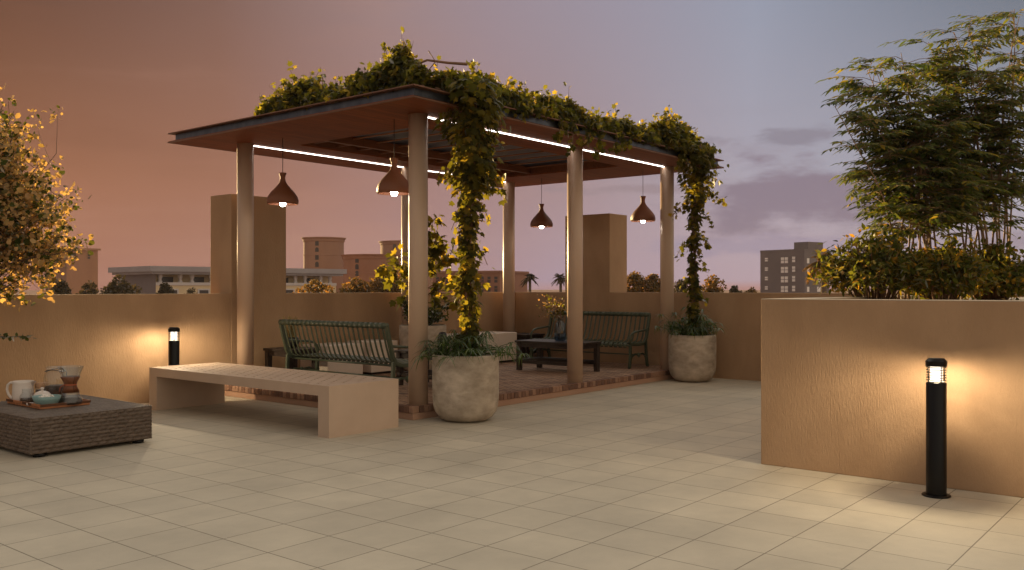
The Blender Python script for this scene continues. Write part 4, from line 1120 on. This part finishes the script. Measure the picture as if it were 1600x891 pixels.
# ------------------------------------------------------------------ golden tree at the left edge
def garden_tree():
    r = np.random.default_rng(41)
    t = thing('garden_tree', 'small tree with golden blossom and leaves at the left edge before the parapet', 'tree', (PT[0], PT[1], .68))
    st = MB(); PP = []; DD = []; UU = []; ZZ = []
    R2 = np.array([RT[0], RT[1], 0]); F2 = np.array([FW[0], FW[1], 0])
    tr = np.array([(0, 0, 0), (.03, .02, .35), (0.02, .05, .8), (.06, .02, 1.2)])
    st.tube(tr, [.04, .034, .028, .022], 9)
    tips = []
    for i in range(170):
        a = r.uniform(0, 2 * pi); ph = r.uniform(-.35, 1.35)
        R_ = r.uniform(.55, 1.0)
        lat = cos(a) * cos(ph) * 1.30 * R_; dep = sin(a) * cos(ph) * 0.75 * R_; z = 1.35 + sin(ph) * 1.45 * R_
        o = tr[1] + (tr[3] - tr[1]) * r.uniform(0, 1)
        tip = R2 * lat + F2 * dep + np.array([0, 0, z])
        mid = (o + tip) / 2 + np.array([0, 0, .12]) + r.normal(size=3) * .06
        st.tube([o, mid, tip], [.011, .007, .003], 5, cap=False)
        tips.append((o, mid, tip))
        for s_ in range(14):
            k = r.uniform(.35, 1.0)
            p = (1 - k) ** 2 * o + 2 * k * (1 - k) * mid + k ** 2 * tip
            e = p + r.normal(size=3) * .13 + np.array([0, 0, .06])
            st.tube([p, e], [.003, .0015], 4, cap=False)
            m = 9
            PP.append(e + r.normal(size=(m, 3)) * .045); DD.append(unit(r.normal(size=(m, 3)))); UU.append(r.normal(size=(m, 3)) + np.array([0, 0, .6])); ZZ.append(r.uniform(.025, .05, m))
            mg = 4
            PP.append(e + r.normal(size=(mg, 3)) * .06); DD.append(unit(r.normal(size=(mg, 3)))); UU.append(r.normal(size=(mg, 3)) + np.array([0, 0, .6])); ZZ.append(r.uniform(.05, .08, mg))
    leaves('crown', np.concatenate(PP), np.concatenate(DD), np.concatenate(UU), np.concatenate(ZZ), OVAL * np.array([1.25, 1, 1]), OVAL_F, M['tree_leaf'], t)
    st.build('trunk', M['bark'], t)
    # low shoot with small dark leaves
    s2 = thing('low_shoot', 'dark leafy shoot reaching in at the left edge before the parapet', 'plant', (PT[0], PT[1], .68))
    a0 = np.array([0, 0, 0.0]); pts = [a0, R2 * .2 + np.array([0, 0, .22]), R2 * .45 + np.array([0, 0, .33]), R2 * .79 + np.array([0, 0, .315])]
    b = MB(); b.tube(pts, [.007, .006, .004, .002], 5); b.build('stems', M['stem'], s2)
    P_ = []
    for k in np.linspace(.3, 1, 60):
        x = k * 3; j = min(int(x), 2); P_.append(pts[j] + (pts[j + 1] - pts[j]) * (x - j) + r.normal(size=3) * .008)
    P_ = np.array(P_)
    leaves('foliage', P_, unit(r.normal(size=(60, 3)) + R2 * .5), r.normal(size=(60, 3)) * .4 + np.array([0, 0, 1.]), r.uniform(.045, .07, 60), OVAL, OVAL_F, M['darkleaf'], s2)
garden_tree()

# ------------------------------------------------------------------ the town beyond
GZ = -14.0
def basis(p, q):
    """frame with x from p to q, y into the building, z up"""
    p, q = Vector(p), Vector(q); x = (q - p); ln = x.length; x.normalize(); y = Vector((-x.y, x.x, 0))
    mtx = Matrix(((x.x, y.x, 0, p.x), (x.y, y.y, 0, p.y), (0, 0, 1, 0), (0, 0, 0, 1)))
    return mtx, ln
def zat(py, d): return EYE + (CY - py) * d / F

def long_building():
    A, B = cf(243, 90), cf(525, 105)
    mtx, ln = basis(A, B)
    t = thing('long_building', 'long low building with grey overhanging roof and white columned gallery beyond the parapet', 'building', (A.x, A.y, GZ))
    t.rotation_euler = (0, 0, math.atan2((B - A).y, (B - A).x))
    zt = zat(416, 90) - GZ
    dp = 9.0
    MB().box(-.9, ln + .9, -.9, dp + .9, zt - .55, zt).box(-.6, ln + .6, -.6, dp + .6, zt - .8, zt - .551).build('roof', M['town_roof'], t)
    z2 = zat(442, 90) - GZ; zg = zt - .80
    MB().box(.02, ln, 0, dp, 0, z2).box(.02, ln, 1.6, dp, z2, zg - .001).build('wall', M['town_cream'], t)
    MB().box(0, .019, -.01, dp + .01, 0, zg - .001).build('side_wall', M['town_grey'], t)
    MB().box(.02, ln, -.12, -.001, z2 - .25, z2 + .05).build('gallery_ledge', M['town_white'], t)
    x = .6; i = 0
    while x < ln - .4:
        MB().lathe([(.24, 0), (.24, .1), (.16, .2), (.16, zg - z2 - .5), (.24, zg - z2 - .35), (.24, zg - z2 - .06)], c=(x, .35, z2 + .051), n=10).build('gallery_column', M['town_white'], t)
        x += (1.25 if i % 2 else 2.1); i += 1
    k = 0; x = 1.2
    while x < ln - 1.5:
        MB().box(x, x + 1.3, 1.52, 1.595, z2 + .02, zg - .25).build('gallery_opening', M['town_dark'], t)
        w = MB().box(x, x + 1.0, -.06, -.002, z2 - 2.0, z2 - .75).build('window', M['town_dark'], t)
        MB().box(x - .15, x + 1.15, -.10, -.003, z2 - .749, z2 - .6).box(x - .15, x - .001, -.10, -.003, z2 - 2, z2 - .75).box(x + 1.001, x + 1.15, -.10, -.003, z2 - 2, z2 - .75).build('frame', M['town_white'], w)
        x += 3.35
long_building()

def round_tower(px, w, top, d, label, m, wins, name='round_tower'):
    c = cf(px, d, GZ); r = w / 2 * d / F; zt = zat(top, d) - GZ
    t = thing(name, label, 'building', tuple(c))
    MB().lathe([(r, 0), (r, zt - .75)], n=40).build('wall', m, t)
    MB().lathe([(r + .002, zt - .75), (r + .12, zt - .55), (r + .14, zt - .3), (r + .34, zt - .12), (r + .34, zt), (0, zt)], n=40, smooth=False).build('cornice', m, t)
    MB().lathe([(r + .001, zt - 2.8), (r + .06, zt - 2.78), (r + .06, zt - 2.62), (r + .001, zt - 2.6)], n=40, smooth=False).build('string_course', m, t)
    for (wx, wy0, wy1) in wins:
        lat = (wx - px) * d / F
        lat = max(-r * .95, min(r * .95, lat)); dep = -math.sqrt(r * r - lat * lat)
        ang = math.atan2(RT[1] * lat + FW[1] * dep, RT[0] * lat + FW[0] * dep)
        z1, z0 = zat(wy0, d) - GZ, zat(wy1, d) - GZ
        ww = 0.55
        pr = [(-ww / 2, z0), (ww / 2, z0), (ww / 2, z1 - ww / 2)] + [(ww / 2 * cos(a), z1 - ww / 2 + ww / 2 * sin(a)) for a in [pi * k / 8 for k in range(1, 8)]] + [(-ww / 2, z1 - ww / 2)]
        n_ = len(pr)
        xf = Matrix.Rotation(ang, 4, 'Z') @ Matrix.Translation((r - .05, 0, 0))
        mb = MB().add([(0.0, y, z) for y, z in pr] + [(.10, y, z) for y, z in pr], [tuple(range(n_, 2 * n_))] + [(i, (i + 1) % n_, n_ + (i + 1) % n_, n_ + i) for i in range(n_)], 0, False, xf)
        mb.build('window', M['town_dark'], t)
round_tower(506, 62, 372, 140, 'tallest round brown tower block, left of the lower round one', M['town_brown'], [(502, 377, 385.5), (502, 388, 395), (502, 398, 407), (502, 410, 418)])
round_tower(590, 106, 399, 130, 'lower wide reddish round tower block behind the golden bushes', M['town_red'], [(566, 404, 412), (566, 414, 422), (566, 424, 432)])
round_tower(640, 90, 378, 165, 'distant round brown tower block rising behind the front corner column', M['town_brown'], [(622, 383, 391), (622, 395, 403)])

def box_building(px0, px1, d0, d1, top, dp, label, m, wins, name='apartment_block', wm=None, roofbox=None, cornice=0.0):
    A, B = cf(px0, d0), cf(px1, d1)
    mtx, ln = basis(A, B)
    zt = zat(top, d0) - GZ
    t = thing(name, label, 'building', (A.x, A.y, GZ), math.atan2((B - A).y, (B - A).x))
    MB().box(0, ln, 0, dp, 0, zt).build('wall', m, t)
    MB().box(-cornice - .02, ln + cornice + .02, -cornice - .02, dp + cornice + .02, zt + .001, zt + .25).build('roof', m, t)
    if roofbox:
        x0, x1, h = roofbox; MB().box(x0 * ln, x1 * ln, dp * .2, dp * .8, zt + .251, zt + h).build('roof_hut', m, t)
    for (f0, f1, y0, y1) in wins:
        z1, z0 = zat(y0, d0) - GZ, zat(y1, d0) - GZ
        wv = MB().box(f0 * ln, f1 * ln, -.06, -.002, z0, z1).build('window', wm or M['town_dark'], t)
        fr = MB(); nmu = max(1, round((f1 - f0) * ln / .7))
        for k in range(nmu + 1):
            x = f0 * ln + (f1 - f0) * ln * k / nmu; fr.box(x - .035, x + .035, -.09, -.061, z0, z1)
        fr.box(f0 * ln, f1 * ln, -.085, -.0615, (z0 + z1) / 2 - .03, (z0 + z1) / 2 + .03)
        fr.build('frame', m, wv)
    return t
box_building(104, 153, 118, 121, 390, 7, 'square brown tower block behind the golden tree', M['town_brown'], [(.2, .3, 396, 404), (.65, .75, 396, 404)], 'tower_block', cornice=.25)
wn = []
for y0 in (433, 447):
    for f in (.05, .2, .35, .5, .72, .82, .92): wn.append((f, f + .055, y0, y0 + 9))
box_building(676, 781, 112, 108, 427, 8, 'low dark red block with narrow windows seen past the vine', M['town_red'], wn, cornice=.15)
wn = []
for i in range(5):
    y = 403.5 + i * 14.6
    wn += [(.11, .19, y, y + 5.5), (.48, .65, y, y + 9), (.73, .81, y - .5, y + 7.8)]
gbld = box_building(1188, 1257, 124, 118, 394.5, 5.2, 'grey apartment block with rows of pale windows left of the canes', M['town_grey'], wn, wm=M['town_pale'], roofbox=(.66, .97, 1.2))
sw = MB()
for i in range(5):
    z1, z0 = zat(403.5 + i * 14.9, 118) - GZ, zat(411.5 + i * 14.9, 118) - GZ
    gl_ = (cf(1257, 118) - cf(1188, 124)).length
    for ya, yb in ((.5, .95), (2.6, 3.3)): MB().box(gl_ + .004, gl_ + .04, ya, yb, z0, z1).build('window', M['town_pale'], gbld)
box_building(1578, 1660, 140, 140, 420, 9, 'low grey block at the right edge beyond the canes', M['town_grey'], [(.1, .2, 428, 436), (.35, .45, 428, 436)])

def far_bush(px, d, w, top, m, label, cat='bush', n=900, name='far_bush', low=False, grp=None):
    r = np.random.default_rng(int(px * 7 + d))
    c = cf(px, d, GZ); W = w / 2 * d / F; zt = zat(top, d) - GZ
    t = thing(name, label, cat, tuple(c), 0, grp)
    st = MB(); st.tube([(0, 0, 0), (W * .05, 0, zt * .4), (0, W * .05, zt * .8)], [W * .10, W * .08, W * .03], 7)
    hc = min(W * 2.2, zt * .75)
    blobs = []
    for i in range(13):
        a = r.uniform(0, 2 * pi); q = math.sqrt(r.uniform(0, 1)) * W * .72
        blobs.append((q * cos(a), q * sin(a), zt - hc * (.12 + .5 * (q / W) ** 2) - r.uniform(0, hc * .5), W * r.uniform(.34, .50)))
    blobs.append((0, 0, zt - W * .36, W * .36))
    PP = []
    for (x, y, z, R_) in blobs:
        st.tube([(0, 0, zt * .45), (x * .5, y * .5, (z + zt * .5) / 2), (x, y, z)], [W * .03, W * .02, W * .01], 5)
        m_ = int(n * 1.7) // len(blobs); v = unit(r.normal(size=(m_, 3))) * (R_ * r.uniform(.45, 1.12, m_) ** .6)[:, None]; PP.append(np.array([x, y, z]) + v * np.array([1, 1, .85]))
    P = np.concatenate(PP)
    leaves('crown', P, rdir(len(P)), rdir(len(P), .6), r.uniform(.5, 1.1, len(P)) * max(W * .15, .16), OVAL * np.array([1.3, 1, 1]), OVAL_F, M[m], t)
    st.build('trunk', M['bark'], t)
G1 = 'trees and bushes beyond the parapet'
far_bush(186, 70, 70, 430, 'far_dark', 'dark bushy tree in front of the long building left end', n=1500, grp=G1)
far_bush(140, 72, 60, 438, 'far_dark', 'dark bush below the square tower beside the golden tree', n=1200, grp=G1)
far_bush(95, 66, 70, 436, 'far_dark', 'dark bush behind the golden tree at the left', n=1200, grp=G1)
far_bush(256, 74, 26, 441, 'far_dark', 'small dark bush before the cream wall of the long building', n=700, grp=G1)
far_bush(300, 74, 30, 449, 'far_dark', 'lowest dark bush under the long building windows', n=600, grp=G1)
far_bush(490, 66, 70, 436, 'far_leaf', 'golden bush in front of the columned gallery right end', n=1600, grp=G1)
far_bush(556, 64, 60, 432, 'far_leaf', 'golden bush between the two nearest round towers', n=1600, grp=G1)
far_bush(600, 62, 56, 413, 'far_leaf', 'tallest golden tree before the wide reddish tower', n=1800, grp=G1)
far_bush(640, 66, 50, 432, 'far_leaf', 'golden bush partly behind the front corner column', n=1300, grp=G1)
far_bush(992, 60, 40, 427, 'far_leaf', 'golden topped bush just right of the far stucco pillar', n=1500, grp=G1)
far_bush(1022, 60, 40, 428, 'far_leaf', 'golden topped bush just left of the far right column', n=1500, grp=G1)
far_bush(1066, 64, 40, 436, 'far_dark', 'dark bush behind the far climbing vine left side', n=1000, grp=G1)
far_bush(1112, 64, 56, 430, 'far_leaf', 'golden topped bush right of the far climbing vine', n=1600, grp=G1)
far_bush(1148, 70, 26, 445, 'far_dark', 'small dark bush left of the grey apartment block', n=700, grp=G1)
far_bush(1176, 70, 26, 449, 'far_leaf', 'smallest bush touching the grey apartment block corner', n=600, grp=G1)
far_bush(1590, 60, 44, 436, 'far_leaf', 'pinkish gold bush at the right edge behind the canes', n=1200, grp=G1)

def palm(px, d, w, top, label, m='far_dark', golden=False, nf=26):
    r = np.random.default_rng(int(px)); c = cf(px, d, GZ); W = w / 2 * d / F; zt = zat(top, d) - GZ - W * .55
    t = thing('palm_tree', label, 'palm', tuple(c), 0, 'palm trees beyond the parapet')
    MB().tube([(0, 0, 0), (.1, 0, zt * .5), (0, 0, zt)], [W * .16, W * .13, W * .15], 9).build('trunk', M['bark'], t)
    PP = []; DD = []; UU = []; ZZ = []; st = MB()
    for i in range(nf):
        az = 2 * pi * i / nf * 2.4 + r.uniform(-.2, .2); el = r.uniform(-.5, 1.25); ln = W * r.uniform(.85, 1.1)
        d0 = np.array([cos(az) * cos(el), sin(az) * cos(el), sin(el)])
        q = []
        for k in range(9):
            u = k / 8; q.append(np.array([0, 0, zt]) + d0 * ln * u + np.array([0, 0, -ln * .55 * u * u]))
        st.tube(q, [W * .018] * 9, 4, cap=False)
        sd = unit(np.cross(d0, [0, 0, 1.0]))
        for k in range(22):
            u = .15 + .85 * k / 21; x = u * 8; j = min(int(x), 7); p = q[j] + (q[j + 1] - q[j]) * (x - j)
            for sg in (-1, 1):
                PP.append(p); DD.append(sd * sg * .8 + d0 * .5 + np.array([0, 0, -.55])); UU.append(np.array([0, 0, 1.]) + r.normal(size=3) * .2); ZZ.append(W * .30 * (1.1 - .5 * u))
    leaves('fronds', np.array(PP), np.array(DD), np.array(UU), np.array(ZZ), LANCE * np.array([.8, 1, 1]), LANCE_F, M[m], t)
    st.build('frond_stalks', M['bark'], t)
palm(828, 95, 30, 425, 'small dark palm left of the middle right column beyond the parapet')
palm(876, 95, 30, 425, 'small dark palm half hidden behind the middle right column')
palm(1287, 50, 62, 392, 'golden palm before the grey apartment block, beside the planter shrubs', 'far_leaf', nf=34)

# ------------------------------------------------------------------ sky, sun
SUN = Vector((0.285, 0.958, 0.0)).normalized()
EL = radians(5.0)
w = bpy.data.worlds.new('World'); S.world = w; w.use_nodes = True
t = w.node_tree; t.nodes.clear()
out = t.nodes.new('ShaderNodeOutputWorld')
tc = N(t, 'ShaderNodeTexCoord')
nrm = N(t, 'ShaderNodeVectorMath', operation='NORMALIZE'); t.links.new(tc.outputs['Generated'], nrm.inputs[0])
def dot(v):
    n = N(t, 'ShaderNodeVectorMath', operation='DOT_PRODUCT'); t.links.new(nrm.outputs[0], n.inputs[0]); n.inputs[1].default_value = v
    return n.outputs['Value']
def mrange(x, a, b, c=0.0, d=1.0, smooth=False):
    n = N(t, 'ShaderNodeMapRange'); n.interpolation_type = 'SMOOTHSTEP' if smooth else 'LINEAR'
    for i, v in enumerate((a, b, c, d)): n.inputs[i + 1].default_value = v
    t.links.new(x, n.inputs[0]); return n.outputs[0]
def mixc(f, a, b):
    n = N(t, 'ShaderNodeMix', data_type='RGBA')
    if hasattr(f, 'node'): t.links.new(f, n.inputs[0])
    else: n.inputs[0].default_value = f
    for k, c in ((6, a), (7, b)):
        if hasattr(c, 'node'): t.links.new(c, n.inputs[k])
        else: n.inputs[k].default_value = c4(c)
    return n.outputs[2]
r_ = dot((RT[0], RT[1], 0)); f_ = dot((FW[0], FW[1], 0)); z_ = dot((0, 0, 1))
u = mrange(r_, -0.5, 0.5)
h0 = ramp(t, u, [(0.0, (.345, .155, .110)), (.2, (.355, .175, .135)), (.4, (.36, .225, .235)), (.55, (.385, .285, .345)), (.75, (.44, .325, .36)), (1.0, (.42, .33, .37))])
h1 = ramp(t, u, [(0.0, (.300, .122, .070)), (.2, (.330, .150, .098)), (.4, (.355, .200, .180)), (.55, (.36, .245, .250)), (.75, (.395, .36, .42)), (1.0, (.36, .37, .44))])
h2 = ramp(t, u, [(0.0, (.085, .040, .027)), (.2, (.20, .112, .092)), (.36, (.32, .218, .215)), (.48, (.32, .252, .288)), (.62, (.315, .29, .355)), (.75, (.30, .325, .41)), (.93, (.165, .19, .24)), (1.0, (.12, .14, .17))])
c01 = mixc(mrange(z_, 0.0, 0.12), h0, h1)
c012 = mixc(mrange(z_, 0.10, 0.31), c01, h2)
# thin streaky clouds, world-space
mp = N(t, 'ShaderNodeMapping'); mp.inputs['Scale'].default_value = (1.3, 1.3, 7.5); t.links.new(nrm.outputs[0], mp.inputs[0])
cn = N(t, 'ShaderNodeTexNoise', i_Scale=2.1, i_Detail=7.0, i_Roughness=0.52); t.links.new(mp.outputs[0], cn.inputs['Vector'])
cl = mrange(cn.outputs[0], 0.52, 0.68, smooth=True)
def mul(a, b):
    n = N(t, 'ShaderNodeMath', operation='MULTIPLY')
    for i, x in enumerate((a, b)):
        if hasattr(x, 'node'): t.links.new(x, n.inputs[i])
        else: n.inputs[i].default_value = x
    return n.outputs[0]
band = mul(mrange(z_, 0.0, 0.03), mrange(z_, 0.20, 0.10))
rightside = mrange(r_, 0.12, 0.30)
c3 = mixc(mul(mul(cl, band), mul(rightside, 0.85)), c012, (.245, .185, .225))
mp2 = N(t, 'ShaderNodeMapping'); mp2.inputs['Scale'].default_value = (1.0, 1.0, 6.0); mp2.inputs['Location'].default_value = (3, 1, 0); t.links.new(nrm.outputs[0], mp2.inputs[0])
cn2 = N(t, 'ShaderNodeTexNoise', i_Scale=1.7, i_Detail=8.0, i_Roughness=0.55); t.links.new(mp2.outputs[0], cn2.inputs['Vector'])
leftside = mrange(r_, 0.05, -0.25)
c4_ = mixc(mul(mul(mrange(cn2.outputs[0], 0.50, 0.72, smooth=True), leftside), 0.60), c3, (.43, .225, .165))
c5 = mixc(mul(mul(mrange(cn2.outputs[0], 0.46, 0.30, smooth=True), leftside), 0.42), c4_, (.20, .085, .055))
az = N(t, 'ShaderNodeMath', operation='ARCTAN2'); t.links.new(r_, az.inputs[0]); t.links.new(f_, az.inputs[1])
def cloud(base, a0, e0, ra, re, c, k, ns=3.0, lo=-.1, hi=.65):
    def lin(x, m, b):
        n = N(t, 'ShaderNodeMath', operation='MULTIPLY_ADD'); t.links.new(x, n.inputs[0]); n.inputs[1].default_value = m; n.inputs[2].default_value = b
        return n.outputs[0]
    x = lin(az.outputs[0], 1 / ra, -a0 / ra); y = lin(z_, 1 / re, -e0 / re)
    q = N(t, 'ShaderNodeMath', operation='ADD'); t.links.new(mul(x, x), q.inputs[0]); t.links.new(mul(y, y), q.inputs[1])
    sq = N(t, 'ShaderNodeMath', operation='SQRT'); t.links.new(q.outputs[0], sq.inputs[0])
    m_ = N(t, 'ShaderNodeMapping'); m_.inputs['Scale'].default_value = (ns, ns, ns * 3.2); m_.inputs['Location'].default_value = (a0 * 7, e0 * 11, 0); t.links.new(nrm.outputs[0], m_.inputs[0])
    n_ = N(t, 'ShaderNodeTexNoise', i_Scale=2.2, i_Detail=10.0, i_Roughness=0.60); t.links.new(m_.outputs[0], n_.inputs['Vector'])
    v = N(t, 'ShaderNodeMath', operation='MULTIPLY_ADD'); t.links.new(n_.outputs[0], v.inputs[0]); v.inputs[1].default_value = 4.2; v.inputs[2].default_value = -1.05
    d = N(t, 'ShaderNodeMath', operation='SUBTRACT'); t.links.new(v.outputs[0], d.inputs[0]); t.links.new(sq.outputs[0], d.inputs[1])
    return mixc(mul(mrange(d.outputs[0], lo, hi, smooth=True), k), base, c)
c5 = cloud(c5, .325, .100, .155, .046, (.240, .190, .240), .92)
c5 = cloud(c5, .290, .158, .060, .010, (.250, .225, .275), .8, 5)
c5 = cloud(c5, .130, .108, .090, .008, (.300, .225, .245), .7, 5)
c5 = cloud(c5, .260, .045, .150, .012, (.320, .265, .340), .7, 4)
# pink belt on the horizon
c6 = mixc(mul(mrange(z_, 0.008, 0.0), mrange(r_, -.05, .1)), c5, (.43, .24, .22))
# rest of the dome: zenith and the side behind the camera
zen = mixc(mrange(z_, 0.33, 0.65, smooth=True), c6, (1.42, 1.36, 1.22))
side = mixc(mrange(dot((0, -1, 0)), -0.2, 0.95), (.36, .31, .28), (.74, .64, .50))
back = mixc(mrange(f_, 0.62, 0.1, smooth=True), zen, side)
bg1 = N(t, 'ShaderNodeBackground', i_Strength=0.574); t.links.new(back, bg1.inputs[0])
sky = N(t, 'ShaderNodeTexSky', sky_type='NISHITA', sun_disc=False, sun_elevation=EL, sun_rotation=math.atan2(SUN.x, SUN.y), air_density=1.5, dust_density=3.0)
bg2 = N(t, 'ShaderNodeBackground', i_Strength=0.0006); t.links.new(sky.outputs[0], bg2.inputs[0])
ad = N(t, 'ShaderNodeAddShader'); t.links.new(bg1.outputs[0], ad.inputs[0]); t.links.new(bg2.outputs[0], ad.inputs[1])
t.links.new(ad.outputs[0], out.inputs['Surface'])

sl = bpy.data.lights.new('sun', 'SUN'); sl.energy = 5.0; sl.angle = radians(0.5); sl.color = (1.0, 0.70, 0.32)
so = bpy.data.objects.new('sun', sl); COL.objects.link(so)
sv = Vector((SUN.x * cos(EL), SUN.y * cos(EL), sin(EL)))
so.rotation_euler = sv.to_track_quat('Z', 'Y').to_euler()
so.location = sv * 40

hz = bpy.data.objects.new('haze', MB().box(-350, 350, -350, 350, -15.2, 26).build('haze', []).data)
bpy.data.objects.remove(bpy.data.objects['haze']); COL.objects.link(hz); hz.name = 'haze'; hz['kind'] = 'stuff'
hm = bpy.data.materials.new('evening_haze'); ht, ho = nt(hm)
hv = N(ht, 'ShaderNodeVolumePrincipled', i_Density=0.0002, i_Anisotropy=0.0); hv.inputs['Color'].default_value = (0.85, 0.72, 0.80, 1)
ht.links.new(hv.outputs[0], ho.inputs['Volume']); hz.data.materials.append(hm)

# ------------------------------------------------------------------ camera
cam = bpy.data.cameras.new('camera'); cam.sensor_width = 36.0; cam.lens = F / 1600 * 36.0
cam.shift_y = (CY - 445.5) / 1600; cam.clip_end = 12000
co = bpy.data.objects.new('camera', cam); COL.objects.link(co)
co.location = (0, 0, EYE)
co.rotation_euler = (pi / 2, 0, -math.atan2(FW[0], FW[1]))
S.camera = co
S.view_settings.view_transform = 'Standard'; S.view_settings.look = 'None'; S.view_settings.exposure = 0.8; S.view_settings.gamma = 1.0
S.cycles.use_denoising = True
S.cycles.max_bounces = 6; S.cycles.transparent_max_bounces = 16
S.cycles.sample_clamp_indirect = 6.0
